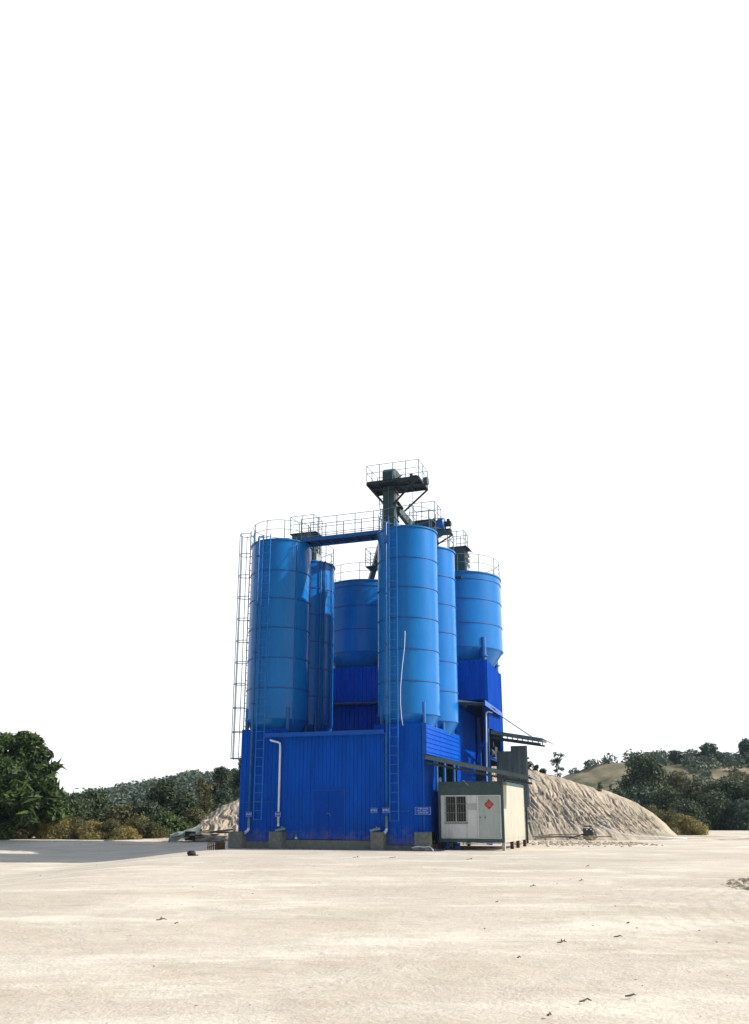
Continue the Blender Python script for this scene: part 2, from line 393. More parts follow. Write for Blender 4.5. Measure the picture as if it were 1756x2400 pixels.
silo_A = silo('tall blue silo at the front left, next to the outer caged ladder', -8.27, 1.62, 1.6, 6.2, 15.5, sm, 2.3)
silo_B = silo('narrow-looking blue silo right behind the front left silo, under the end of the footbridge', -8.05, 4.72, 1.52, 6.2, 15.2, [13.72, 12.22, 10.72, 9.22, 7.72], 2.3)
silo_E = silo('narrow-looking blue silo right behind the front right silo, beside the blue blower', -.98, 4.68, 1.52, 6.15, 15.28, [13.78, 12.26, 10.74, 9.22, 7.68], 2.3, leg_r=1.40)
silo_C = silo('wide dark blue silo at the back in the gap between the two front silos', -6.6, 10.4, 2.47, 10.9, 15.2, [14.9, 13.68, 12.25], 3.3, legr=.14, rail_posts=12)
silo_F = silo('wide blue silo at the back right on thick legs above the ribbed upper box', -.56, 10.4, 2.5, 10.79, 15.15, [14.80, 13.61, 12.19], 3.3, legr=.17, rail_posts=12)
# ladders, filling pipes and hose of the front silos
ladder(silo_A, -8.48, -8.05, -.24, 1.30, 15.75)
ladder(silo_D, -1.56, -1.15, -.24, 1.26, 15.75)
def fill_pipe(T, u, v, z0, z1, top, mat='pipe'):
    b = bmn(); tube(b, [(u, v, z0), (u, v, z1-.1), (u, v+.06, z1), (u, v+.4, z1+.12)], .062, 12); o = T.part('filling_pipe', b, MAT[mat], smooth=True)
    for z in (4.2, 6.9, 9.5, 12, 14.6):
        q = bmn(); box(q, (u-.09, v-.075, z), (u+.09, v+.12, z+.05)); T.part('clamp', q, MAT['seam'], o)
    return o
pa = fill_pipe(silo_A, -8.75, -.17, 1.45, 15.7, 0); pd = fill_pipe(silo_D, -1.75, -.15, 1.5, 15.7, 0)
for T, u, par, m2 in ((silo_A, -8.75, pa, 'pvcold'), (silo_D, -1.75, pd, 'pvcold')):
    b = bmn(); tube(b, [(u, -.17, 1.5), (u, -.17, .92)], .06, 12); T.part('lower_pipe', b, MAT[m2], smooth=True)
    b = bmn(); tube(b, [(u, -.17, .93), (u-.01, -.2, .84), (u-.05, -.3, .76), (u-.08, -.38, .72)], [.062, .065, .07, .075], 12, cap=False); T.part('elbow', b, MAT['pvc'], smooth=True)
b = bmn(); hp = [(-.83, -.04, 10.1), (-.80, -.12, 9.95), (-.84, -.10, 9.3), (-.95, -.12, 8.4), (-1.04, -.14, 7.4), (-1.05, -.14, 6.6), (-1.0, -.12, 5.9), (-.97, -.05, 5.6)]
tube(b, hp, .018, 6); silo_D.part('hose', b, MAT['pvc'], smooth=True)
for u0, sgn in ((-7.2, 1),):
    b = bmn(); tube(b, [(-6.95, .7, 15.3), (-6.95, .7, 6.0)], .035, 8); silo_A.part('conduit', b, MAT['pipe'])
for T, cu, cv in ((silo_B, -8.05, 4.72),):
    for a in (-40, -30, -8):
        x, y = cu+1.6*math.cos(R(a)), cv+1.6*math.sin(R(a)); b = bmn(); tube(b, [(x, y, 15.3), (x, y, 6.0)], .04, 8); T.part('conduit', b, MAT['pipe'])
# patch plate on the right front silo shell and a bracket on the wide silo
b = bmn(); box(b, (-.12, 7.62, 14.7), (.25, 7.86, 14.78)); silo_F.part('bracket', b, MAT['dark'])
# caged outer ladder on the left silo
cu, cv, cr = -10.36, 1.45, .34
o = ladder(silo_A, 1.26, 1.64, -9.98, 4.35, 16.6, .40, axis='v', mat='rail')
hz = [16.45, 15.3, 14.1, 12.9, 11.7, 10.5, 9.35, 8.2, 6.95, 5.7, 4.35]
for z in hz:
    q = bmn(); tube(q, [(-9.98, 1.2, z)] + [(cu+cr*math.cos(R(a)), cv+cr*math.sin(R(a)), z) for a in range(300, 59, -20)] + [(-9.98, 1.7, z)], .02, 6); silo_A.part('cage_hoop', q, MAT['rail'])
for a in (110, 155, 205, 250):
    q = bmn(); bar(q, (cu+cr*math.cos(R(a)), cv+cr*math.sin(R(a)), 4.3), (cu+cr*math.cos(R(a)), cv+cr*math.sin(R(a)), 16.5), .028); silo_A.part('cage_strip', q, MAT['rail'])
for z in (7, 10, 13, 15.2):
    q = bmn(); bar(q, (-9.98, 1.5, z), (-9.8, 1.6, z), .04); silo_A.part('cage_bracket', q, MAT['rail'])

# ------------------------------------------------------------------ the clad plant building
PB = Thing('plant_building', 'blue ribbed sheet building wrapped round the feet of the silos', 'industrial building', (-4.7, 4, 0))
w = MAT['wall']
b = bmn(); corr(b, (-9.40, 0), (-6.95, 0), .30, 5.66); PB.part('front_wall', b, w)
b = bmn(); corr(b, (-6.94, .0), (-2.42, .0), .42, 5.30); PB.part('front_wall', b, w)
b = bmn(); corr(b, (-2.41, 0), (0.0, 0), .22, 5.68); PB.part('front_wall', b, w)
b = bmn(); corr(b, (-9.40, 12.5), (-9.40, 0.06), .2, 5.66); PB.part('side_wall', b, w)
b = bmn(); corr(b, (0.0, .02), (0.0, 2.05), .78, 4.25); PB.part('side_wall', b, w)
b = bmn(); corr(b, (-.02, 6.65), (-.02, 11.3), .2, 7.25, .25, .06); PB.part('side_wall', b, w)
# side panel with horizontal ribs
def hcorr(bm, v0, v1, z0, z1, u, pitch=.215, rw=.05, rh=.035):
    prof = [(z0, 0)]; s = z0+.12
    while s+rw < z1: prof += [(s-rw/2, 0), (s-rw/4, rh), (s+rw/4, rh), (s+rw/2, 0)]; s += pitch
    prof += [(z1, 0), (z1, -.05), (z0, -.05)]
    A = [bm.verts.new((u+d, v0, z)) for z, d in prof]; B = [bm.verts.new((u+d, v1, z)) for z, d in prof]; k = len(prof)
    for i in range(k): bm.faces.new((A[i], A[(i+1) % k], B[(i+1) % k], B[i]))
    bm.faces.new(A[::-1]); bm.faces.new(B)
b = bmn(); hcorr(b, -.02, 6.6, 4.27, 5.66, .13); PB.part('side_panel', b, MAT['trim'] if False else w, label='side panel with horizontal ribs')
b = bmn(); box(b, (-.03, -.06, 4.25), (.17, -.03, 5.68)); box(b, (-.03, -.05, .78), (.03, -.025, 4.24)); PB.part('corner_flashing', b, MAT['trim'])
# floor slab plinth, roofs, inner dark closures
b = bmn(); box(b, (-9.38, .06, .0), (-.05, 12.4, .20)); box(b, (-9.36, -.06, 0), (-7.5, .05, .30)); box(b, (-6.9, -.14, 0), (-2.5, -.03, .40)); box(b, (-1.9, -.05, 0), (-.35, .03, .2)); PB.part('plinth', b, MAT['conc'])
b = bmn()
def slab(bm, pts, th=.05):
    lo = [bm.verts.new(p) for p in pts]; hi = [bm.verts.new((p[0], p[1], p[2]+th)) for p in pts]; k = len(pts)
    bm.faces.new(lo[::-1]); bm.faces.new(hi)
    for i in range(k): bm.faces.new((lo[i], lo[(i+1) % k], hi[(i+1) % k], hi[i]))
slab(b, [(-7.95, -.45, 5.22), (-1.80, -.45, 5.22), (-1.80, -.03, 5.24), (-7.95, -.03, 5.24)], .04)
slab(b, [(-6.9, .06, 5.24), (-2.46, .06, 5.24), (-2.46, 7.9, 6.1), (-6.9, 7.9, 6.1)])
slab(b, [(-9.3, .06, 5.5), (-6.96, .06, 5.5), (-6.96, 7.9, 5.5), (-9.3, 7.9, 5.5)])  # unseen lids over both silo bays, added to keep daylight out
slab(b, [(-2.4, .06, 5.5), (-.1, .06, 5.5), (-.1, 7.9, 5.5), (-2.4, 7.9, 5.5)])
PB.part('roof', b, MAT['wall'])
b = bmn(); box(b, (-7.97, -.50, 5.20), (-1.78, -.455, 5.40)); PB.part('roof_fascia', b, MAT['trim'])
# door
b = bmn()
for x0, x1 in ((-5.43, -4.665), (-4.655, -3.88)): box(b, (x0, -.055, .46), (x1, -.032, 2.66))
D = PB.part('double_door', b, MAT['door'])
b = bmn(); box(b, (-5.47, -.062, .44), (-5.435, -.03, 2.71)); box(b, (-3.875, -.062, .44), (-3.84, -.03, 2.71)); box(b, (-5.434, -.062, 2.67), (-3.876, -.03, 2.71)); PB.part('door_frame', b, MAT['trim'], D)
b = bmn(); tube(b, [(-4.70, -.06, 1.60), (-4.70, -.10, 1.62), (-4.58, -.11, 1.61), (-4.56, -.11, 1.5)], .014, 6); PB.part('door_handle', b, MAT['bar'], D)
# white downpipe
b = bmn(); tube(b, [(-7.62, -.44, 5.08), (-7.54, -.32, 5.04), (-7.30, -.18, 4.98), (-7.22, -.15, 4.92), (-7.21, -.14, 4.7), (-7.21, -.12, 1.05)], .052, 12); DP = PB.part('downpipe', b, MAT['pvc'], smooth=True)
b = bmn(); tube(b, [(-7.21, -.12, 1.12), (-7.21, -.12, 1.02)], .062, 12); PB.part('pipe_end', b, MAT['pvc'], DP)
# upper ribbed box under the wide silos
zb2, zt2 = 7.72, 9.95
b = bmn(); corr(b, (-8.75, 8.0), (1.5, 8.0), zb2, zt2, .27, .06, .035); PB.part('upper_wall', b, w)
b = bmn(); corr(b, (1.5, 8.02), (1.5, 12.0), 6.15, zt2-.05, .27, .05, .03, ztop=lambda t: zt2-.02-.25*t); PB.part('upper_wall', b, w)
b = bmn(); corr(b, (-8.75, 12), (-8.75, 8.02), 5.6, zt2, .27); corr(b, (1.5, 12.02), (-8.75, 12.02), 5.6, zt2-.2, .27); PB.part('upper_wall', b, w)
b = bmn(); slab(b, [(-8.68, 8.06, 9.6), (1.42, 8.06, 9.6), (1.42, 11.95, 9.5), (-8.68, 11.95, 9.5)]); PB.part('upper_roof', b, MAT['dark'])
# recessed wall below it
b = bmn(); corr(b, (-8.7, 8.7), (-.1, 8.7), 5.5, 7.75, .27); PB.part('recessed_wall', b, w)
b = bmn(); corr(b, (-.1, 12.4), (-9.3, 12.4), .2, 6.0, .27); PB.part('rear_wall', b, w)
b = bmn(); box(b, (-.05, 6.62, .2), (-2.4, 6.68, 5.6)); box(b, (-2.46, .08, .2), (-2.40, 6.6, 5.4)); box(b, (-6.95, .08, .2), (-6.9, 6.6, 5.2)); PB.part('inner_partition', b, MAT['dark'])
b = bmn(); box(b, (0.02, 11.9, 4.3), (1.45, 11.96, 7.7)); box(b, (-.02, 11.2, 0.2), (.9, 11.26, 4.3)); PB.part('shade_backing', b, MAT['dark'])  # dark sheets added behind the open bay, standing in for its shade
# columns right of the side wall
for (x, y, z) in ((1.36, 8.1, 7.7), (1.42, 11.9, 6.2), (.2, 11.35, 7.1)):
    b = bmn(); box(b, (x-.09, y-.09, 0), (x+.09, y+.09, z)); PB.part('column', b, MAT['pipe'])
for p, q in (((.05, 11.3, 3.2), (1.3, 8.15, 3.5)), ((.05, 11.3, 4.6), (1.36, 8.1, 6.0)), ((1.42, 8.2, 4.6), (1.42, 11.8, 4.45))):
    b = bmn(); bar(b, p, q, .09, .12); PB.part('brace', b, MAT['trim'])
b = bmn(); tube(b, [(1.55, 8.9, 7.15), (1.55, 8.6, 7.05), (1.50, 7.86, 7.03), (1.40, 7.80, 6.95), (1.38, 7.8, 6.8), (1.24, 7.9, .3)], .042, 10); PB.part('downpipe', b, MAT['pvc'], smooth=True)
# motor and gearbox on a shelf in the open bay
b = bmn(); box(b, (.95, 9.0, 4.62), (1.4, 11.6, 4.68)); SH = PB.part('machine_shelf', b, MAT['trim'])
b = bmn(); tube(b, [(1.15, 9.4, 4.95), (1.15, 10.2, 4.95)], .2, 14); box(b, (.95, 10.2, 4.7), (1.35, 10.9, 5.3)); tube(b, [(1.15, 10.6, 5.3), (1.15, 10.6, 5.6)], .06); PB.part('motor', b, MAT['dark'], SH)
# machinery seen in the open side bay
b = bmn(); lathe(b, (-1.0, 3.2), [(.5, 3.1), (.5, 3.9), (.25, 2.6)], 24); tube(b, [(-.5, 3.0, 2.7), (-.6, 5.4, 3.3)], .16, 10); bar(b, (-.35, 2.6, .2), (-.35, 2.6, 5.4), .12); bar(b, (-.3, 4.6, .2), (-.3, 4.6, 5.4), .12); tube(b, [(-.35, 3.3, 2.9), (-.35, 3.3, 3.9)], .035); PB.part('bay_machinery', b, MAT['grey'])
b = bmn(); bar(b, (.02, 5.9, 2.9), (.02, 5.9, 4.1), .05); PB.part('conduit', b, MAT['pvc'])
# canopy over the upper side door, blue edged
def canopy(name, pts, th, rafters, mat='sheet', fr='dark', edge=None, purl=()):
    b = bmn(); slab(b, pts, th); c = PB.part(name, b, MAT[mat])
    for p, q, w_, h_ in rafters:
        q_ = bmn(); bar(q_, p, q, w_, h_); PB.part('rafter', q_, MAT[fr], c)
    for p, q, w_, h_ in purl:
        q_ = bmn(); bar(q_, p, q, w_, h_); PB.part('purlin', q_, MAT[fr], c)
    return c
c1 = canopy('canopy', [(.0, 5.2, 7.30), (1.85, 5.2, 7.16), (1.85, 8.0, 7.18), (.0, 8.0, 7.72)], .03,
   [((.3, 5.3, 7.22), (.3, 7.9, 7.55), .06, .08), ((1.1, 5.3, 7.17), (1.1, 7.9, 7.35), .06, .08), ((0, 5.3, 7.22), (1.8, 5.3, 7.10), .06, .1), ((0, 6.6, 7.38), (1.8, 6.6, 7.12), .06, .08)])
b = bmn(); bar(b, (1.88, 5.15, 7.17), (1.64, 11.3, 7.17), .05, .26); PB.part('edge_flashing', b, MAT['trim'], c1)
b = bmn(); slab(b, [(1.53, 8.0, 7.18), (1.85, 8.0, 7.16), (1.62, 11.2, 7.16), (1.53, 11.2, 7.2)], .03); PB.part('sheet', b, MAT['sheet'], c1)
c1b = canopy('canopy', [(-8.7, 7.35, 7.78), (-.1, 7.35, 7.66), (-.1, 7.98, 7.70), (-8.7, 7.98, 7.82)], .03, [((-8.7, 7.4, 7.74), (-.1, 7.4, 7.62), .05, .07)])
# grey canopy high on the right, hung from two tie rods
def lean(name, u0, u1, v0, v1, z0, z1, lip, nb, label=None, m='sheet'):
    dz = (z1-z0)/(u1-u0)
    b = bmn(); slab(b, [(u0, v0, z0), (u1, v0, z1), (u1, v1, z1), (u0, v1, z0)], .035)
    slab(b, [(u1+.005, v0, z1-.005), (u1+lip, v0+.1, z1-.22), (u1+lip, v1, z1-.22), (u1+.005, v1, z1-.005)], .03)
    bar(b, (u0, v0-.01, z0-.08), (u1, v0-.01, z1-.08), .012, .17)
    c = PB.part(name, b, MAT[m])
    if label: c['label'] = label
    for k in range(nb+1):
        v = v0+.08+(v1-v0-.16)*k/nb
        q = bmn(); bar(q, (u0, v, z0-.33), (u1-.1, v, z1-.27), .06, .09); bar(q, (u0, v, z0-.06), (u1, v, z1-.06), .05, .07)
        for s in range(5):
            t0 = .12+s*.2; ua = u0+(u1-u0)*t0; za = z0+(z1-z0)*t0
            bar(q, (ua, v, za-.07), (ua, v, za-.30), .045)
        PB.part('truss', q, MAT['dark'], c)
    for k in range(7):
        u = u0+(u1-u0)*(k+.3)/7; z = z0+dz*(u-u0); q = bmn(); bar(q, (u, v0, z-.045), (u, v1, z-.045), .05, .05); PB.part('purlin', q, MAT['grey'], c)
    return c
c2 = lean('canopy', 1.58, 4.34, 8.0, 9.7, 5.98, 5.48, .42, 1, 'grey sheet canopy high on the right hung from two rods')
for v in (8.7, 9.5):
    b = bmn(); tube(b, [(1.58, v+.5, 7.15), (3.65, v-.4, 5.68)], .018, 6); PB.part('tie_rod', b, MAT['dark'], c2)
c3 = lean('canopy', .06, 4.75, .0, 1.9, 4.20, 3.20, .35, 3, 'long dark lean-to canopy above the white cabin')
for u, v in ((3.42, .86), (3.42, 1.7)):
    b = bmn(); bar(b, (u, v, 3.02), (u, v, 3.22), .08); PB.part('prop', b, MAT['frame'], c3)
b = bmn(); tube(b, [(-.35, -.1, 1.72), (-.0, -.1, 1.72)], .02, 6)
b.free()
# hanging grey sheet screen at the back right
SC = Thing('sheet_screen', 'dark grey ribbed sheet screen with a stepped top behind the white cabin', 'screen', (2.2, 9.5, 0))
b = bmn(); corr(b, (1.5, 9.8), (2.3, 9.8), .9, 5.0, .24, .05, .03); corr(b, (2.305, 9.8), (3.22, 9.8), 1.95, 5.28, .24, .05, .03); SC.part('sheet', b, MAT['sheet'])
b = bmn()
for k, z in enumerate((4.55, 4.05, 3.6)): box(b, (3.2, 9.84, z), (3.31, 9.9, z+.09))
bar(b, (1.5, 9.88, 4.4), (3.2, 9.88, 4.4), .06); bar(b, (1.5, 9.88, 2.4), (3.2, 9.88, 2.4), .06); SC.part('girt', b, MAT['dark'])
for u in (1.75, 3.0):
    b = bmn(); box(b, (u-.05, 9.92, 0), (u+.05, 10.02, 4.9)); SC.part('post', b, MAT['dark'])

# ------------------------------------------------------------------ concrete footings
for (u0, u1, z, lb) in ((-9.68, -8.93, .77, 'concrete footing block at the left corner of the blue building, beside the rusty scrap'),
                    (-7.53, -6.83, .78, 'concrete footing block under the white downpipe, stained with rust'),
                    (-2.44, -1.80, .79, 'concrete footing block right of the door with a pipe stub on its top'),
                    (-.36, .34, .80, 'rough pale concrete footing block beside the white cabin')):
    b = bmn(); bmesh.ops.create_cube(b, size=1, matrix=Matrix.Translation(((u0+u1)/2, -.22, z/2-.05)) @ Matrix.Diagonal((u1-u0, .5, z+.1, 1)))
    bmesh.ops.bevel(b, geom=b.edges[:], offset=.02, segments=2, affect='EDGES')
    single('concrete_footing', b, MAT['conc'], lb, 'footing', ((u0+u1)/2, -.22, 0), 'concrete footings along the front')
def stub(u, v, z, label, tilt=0):
    b = bmn(); tube(b, [(u+.42, v+.02, z+.10), (u+.15, v-.02, z+.05), (u-.05, v-.06, z+.0)], .065, 12, cap=False); tube(b, [(u+.25, v, z+.08), (u+.25, v, z+.2)], .03, 8)
    single('pipe_stub', b, MAT['pvcold'], label, 'pipe stub', (u, v, z-.05))
stub(-2.42, -.36, .84, 'dark valve and pipe stub poking out over the footing block right of the door')
stub(-7.18, -.32, .82, 'short green pipe stub lying on the footing under the white downpipe')

# ------------------------------------------------------------------ bucket elevator tower
EL = Thing('bucket_elevator', 'dark grey elevator tower rising highest between the silos, with a railed head platform', 'elevator tower', (-2.5, 3.1, 0))
b = bmn(); box(b, (-2.85, 2.72, 0), (-2.22, 3.05, 18.8)); EL.part('casing', b, MAT['grey'])
b = bmn(); box(b, (-2.83, 3.055, 0), (-2.24, 3.62, 18.8)); EL.part('casing', b, MAT['palemetal'], label='pale rear casing')  # rear half of the casing, paler than the front half
for z in [1.5+1.55*k for k in range(12)]:
    b = bmn(); box(b, (-2.88, 2.69, z), (-2.19, 3.65, z+.05)); EL.part('flange', b, MAT['dark'])
b = bmn(); bar(b, (-2.51, 2.68, 1), (-2.51, 2.68, 18.8), .03); EL.part('conduit', b, MAT['rail'])
# head box with rounded top
b = bmn(); pr = [(2.68, 18.9), (3.65, 18.9), (3.65, 19.72), (3.5, 19.86), (3.1, 19.92), (2.85, 19.86), (2.70, 19.68)]
A = [b.verts.new((-2.86, y, z)) for y, z in pr]; B = [b.verts.new((-2.23, y, z)) for y, z in pr]
b.faces.new(A); b.faces.new(B[::-1])
for i in range(len(pr)): b.faces.new((A[i], B[i], B[(i+1) % len(pr)], A[(i+1) % len(pr)]))
EL.part('head_box', b, MAT['grey'])
b = bmn(); box(b, (-2.02, 2.6, 18.95), (-1.99, 3.3, 19.6)); EL.part('guard_plate', b, MAT['grey'])
P0, P1, Q0, Q1, PZ = -3.5, -.6, 1.95, 3.72, 18.84
b = bmn(); box(b, (P0, Q0, PZ), (P1, Q1, PZ+.05)); HP = EL.part('head_platform', b, MAT['dark'])
b = bmn()
for p, q in (((P0, Q0), (P1, Q0)), ((P0, Q1), (P1, Q1)), ((P0, Q0), (P0, Q1)), ((P1, Q0), (P1, Q1))): bar(b, (*p, PZ-.06), (*q, PZ-.06), .07, .11)
for u in (-2.95, -2.1, -1.35): bar(b, (u, Q0, PZ-.05), (u, Q1, PZ-.05), .06, .08)
bar(b, (P0, 2.8, PZ-.05), (P1, 2.8, PZ-.05), .06, .08); EL.part('platform_beam', b, MAT['dark'], HP)
for p, q in (((P0, Q0, PZ-.1), (-2.85, 2.75, 17.9)), ((P0, Q1, PZ-.1), (-2.85, 3.6, 17.9)), ((P1-.1, Q0, PZ-.1), (-2.25, 2.74, 17.75)), ((P1, Q1, PZ-.1), (-2.22, 3.62, 17.35))):
    b = bmn(); bar(b, p, q, .08, .08); EL.part('strut', b, MAT['dark'])
pp = [(P0, Q0), (-2.78, Q0), (-2.05, Q0), (-1.32, Q0), (P1, Q0), (P1, 2.8), (P1, Q1), (-1.6, Q1), (-2.5, Q1), (P0, Q1), (P0, 2.8)]
railing(EL, [(x, y, PZ+.05) for x, y in pp], True, h=.92, mids=(.52,))
b = bmn(); tube(b, [(-1.75, 3.0, 19.12), (-1.2, 3.0, 19.12)], .17, 14); box(b, (-1.2, 2.8, 18.95), (-.95, 3.2, 19.3)); tube(b, [(-1.3, 3.0, 19.2), (-1.3, 3.0, 19.48)], .08); box(b, (-1.85, 2.75, 18.9), (-.8, 3.25, 18.96)); bar(b, (-2.0, 2.3, 18.95), (-1.6, 2.3, 19.2), .04); EL.part('drive_motor', b, MAT['dark'])
b = bmn(); tube(b, [(-.62, 3.1, 18.98), (-.40, 3.1, 18.98)], .23, 18); EL.part('pulley', b, MAT['grey'])
b = bmn(); bar(b, (-1.35, 3.3, 18.8), (-1.35, 3.3, 16.9), .02); EL.part('hanging_rod', b, MAT['rail'])
# access ladder left of casing
b = bmn(); bar(b, (-3.3, 3.3, 18.8), (-2.95, 3.0, 16.0), .03); bar(b, (-2.95, 3.3, 18.8), (-2.9, 3.2, 16.0), .03); LA = EL.part('ladder', b, MAT['dark'])
for k in range(9):
    t = k/9+.05; q = bmn(); bar(q, (-3.3+.35*t, 3.3-.3*t, 18.8-2.8*t), (-2.93, 3.25, 18.8-2.8*t), .028); EL.part('rung', q, MAT['dark'], LA)
# chutes to the wide silo (left) and to the filter of the right rear silo
b = bmn(); bar(b, (-2.25, 3.3, 17.75), (-1.35, 4.3, 16.45), .30, .30); EL.part('chute', b, MAT['grey'])
b = bmn(); bar(b, (-2.15, 3.2, 18.0), (-1.9, 3.2, 17.6), .2, .16); EL.part('bracket', b, MAT['dark'])
b = bmn(); bar(b, (-3.2, 4.6, 17.6), (-6.0, 9.4, 15.1), .30, .34); bar(b, (-2.86, 3.5, 17.8), (-3.3, 4.7, 17.5), .26, .3); EL.part('chute', b, MAT['grey'])
b = bmn(); box(b, (-5.15, 6.4, 15.5), (-4.1, 7.3, 15.56)); JP = EL.part('chute_platform', b, MAT['dark'])
railing(EL, [(-5.15, 7.3, 15.56), (-5.15, 6.4, 15.56), (-4.1, 6.4, 15.56)], False, h=1.1, mids=(.33, .66), parent=JP)
b = bmn(); bar(b, (-5.15, 6.45, 16.6), (-4.3, 7.2, 15.7), .02); bar(b, (-5.15, 6.45, 16.1), (-4.6, 7.0, 15.6), .02); EL.part('stair_rail', b, MAT['rail'], JP)

# ------------------------------------------------------------------ footbridge
BR = Thing('footbridge', 'long railed footbridge spanning between the tops of the two front silos', 'footbridge', (-4.7, 1.5, 15.5))
b = bmn(); box(b, (-6.88, 1.08, 15.66), (-2.35, 1.95, 15.70)); BR.part('deck', b, MAT['dark'])
for v in (1.0, 1.97):
    b = bmn(); box(b, (-6.9, v, 15.56), (-2.35, v+.06, 15.76)); BR.part('side_beam', b, MAT['seam'])
for k in range(7):
    b = bmn(); u = -6.8+k*.72; box(b, (u, 1.065, 15.57), (u+.05, 1.965, 15.655)); BR.part('cross_beam', b, MAT['seam'])
for v in (1.03, 2.0):
    railing(BR, [(u, v, 15.76) for u in (-6.88, -5.86, -4.84, -3.82, -2.80, -2.3)], False, h=1.08, mids=(.5,), kick=True)

# ------------------------------------------------------------------ dust filters on the rear silos
def dust_filter(label, u0, u1, v0, v1, z0, z1, group, over=.28, rail=None, vent=True):
    T = Thing('dust_filter', label, 'dust filter', ((u0+u1)/2, (v0+v1)/2, z0), group)
    b = bmn(); box(b, (u0, v0, z0), (u1, v1, z1)); T.part('housing', b, MAT['grey'])
    b = bmn(); slab(b, [(u0-.12, v0-.06, z1+.0), (u1+over*.4, v0-.06, z1), (u1+over*.4, v1+.2, z1), (u0-.12, v1+.2, z1)], .05)
    slab(b, [(u1+over*.4+.002, v0-.06, z1-.0), (u1+over, v0+.05, z1-.14), (u1+over, v1+.1, z1-.14), (u1+over*.4+.002, v1+.2, z1)], .04); T.part('cap', b, MAT['dark'])
    for k in range(3):
        q = bmn(); z = z1-.35-.32*k
        tube(q, [(u1+.0, v0+.25, z), (u1+.12, v0+.25, z), (u1+.12, v0+.25, z-.18)], .06, 8); tube(q, [(u1+.0, v0+.6, z), (u1+.12, v0+.6, z), (u1+.12, v0+.6, z-.18)], .06, 8); T.part('pulse_valve', q, MAT['bar'])
    if vent:
        q = bmn(); box(q, (u1+.01, v0+.1, z0+.1), (u1+.1, v1-.1, z0+.65)); V = T.part('lower_panel', q, MAT['palemetal'])  # paler panel low on the right face of the housing
    a0, a1, c0, c1, rh = rail
    z = z1+.05
    pts = [(a0, c0, z), ((a0+a1)/2, c0, z), (a1, c0, z), (a1, (c0+c1)/2, z), (a1, c1, z), ((a0+a1)/2, c1, z), (a0, c1, z)]
    railing(T, pts, True, h=rh, mids=(.5,))
    return T
dust_filter('grey dust filter with a railed top at the left end of the footbridge', -8.78, -7.38, 4.0, 5.1, 15.3, 17.12, 'filters', rail=(-8.82, -7.38, 3.85, 5.1, .98))
FE = dust_filter('dark dust filter with a railed top between the elevator tower and the blue blower', -1.68, -.42, 4.0, 5.2, 15.4, 17.05, 'filters', rail=(-1.72, -.28, 3.9, 5.3, 1.0), vent=False)
dust_filter('tall grey dust filter with a drooping cap on the wide right silo', -.75, .10, 9.3, 10.2, 15.4, 17.08, 'filters', rail=(-.78, .10, 9.25, 10.2, .95))
# small lockers on B roof in pale grey
# blower with its bracket on the right rear silo
BL = Thing('blower', 'round blue blower with a motor on a dark bracket beside the dust filter', 'blower', (.2, 4.1, 16.2))
b = bmn(); tube(b, [(-.12, 4.0, 16.72), (-.05, 4.0, 16.72), (.22, 4.0, 16.72), (.26, 4.0, 16.72)], [.34, .38, .38, .33], 28); BL.part('fan_housing', b, MAT['pipe'], smooth=False)
b = bmn(); tube(b, [(.27, 4.0, 16.74), (.60, 4.0, 16.74)], .15, 16); box(b, (.38, 3.9, 16.85), (.52, 4.1, 17.0)); BL.part('motor', b, MAT['dark'])
b = bmn(); box(b, (.30, 3.82, 16.36), (.60, 4.2, 16.42)); bar(b, (.32, 3.85, 16.42), (.32, 3.85, 16.6), .04); bar(b, (.58, 3.85, 16.2), (.58, 3.85, 16.6), .04); BL.part('motor_stand', b, MAT['dark'])
b = bmn(); A = [(-.42, 3.6, 16.32), (.58, 3.7, 16.26), (.58, 4.5, 16.26), (-.42, 4.6, 16.32)]; slab(b, A, .04)
bar(b, (-.42, 3.7, 15.75), (.55, 3.75, 16.24), .07); bar(b, (-.42, 4.5, 15.75), (.55, 4.45, 16.24), .07)
lo = [(-.42, 3.62, 15.7), (-.42, 4.55, 15.7)]
f = [b.verts.new(p) for p in ((-.42, 3.62, 16.31), (.56, 3.72, 16.25), (-.42, 3.62, 15.8))]; b.faces.new(f)
BL.part('bracket', b, MAT['grey'])
# floodlight-like pale cone under bracket
b = bmn(); lathe(b, (-.3, 3.5), [(.02, 16.42), (.16, 16.2)], 12, cap=True); BL.part('lamp_cone', b, MAT['pvc'])

# ------------------------------------------------------------------ portable cabin
CB = Thing('portable_cabin', 'small white portable cabin with barred window and dark frame, right of the blue building', 'cabin', (1.98, 3.6, 0))
U0, U1, V0, V1 = .46, 3.48, .77, 6.55; Z0, Z1 = .36, 2.98
fr = MAT['frame']
b = bmn(); box(b, (U0+.06, V0+.05, Z0+.06), (U1-.06, V1-.05, Z1-.06)); CB.part('core', b, MAT['panelw'])
b = bmn()
for u in (U0, U1-.11):
    for v in (V0, V1-.11): box(b, (u, v, Z0-.02), (u+.11, v+.11, Z1+.02))
box(b, (U0+.11, V0+.005, Z0-.02), (U1-.11, V0+.1, Z0+.14)); box(b, (U0+.11, V0+.005, Z1-.13), (U1-.11, V0+.1, Z1))
box(b, (U1-.1, V0+.11, Z1-.11), (U1-.005, V1-.11, Z1)); box(b, (U0+.005, V0+.11, Z0), (U0+.1, V1-.11, Z0+.12)); box(b, (U0+.005, V0+.11, Z1-.11), (U0+.1, V1-.11, Z1)); box(b, (U0+.11, V1-.1, Z0), (U1-.11, V1-.01, Z0+.12)); box(b, (U0+.11, V1-.1, Z1-.11), (U1-.11, V1-.01, Z1)); CB.part('frame', b, fr)
b = bmn(); box(b, (U0+.02, V0+.02, Z1+.0), (U1-.02, V1-.02, Z1+.045)); CB.part('roof', b, fr)
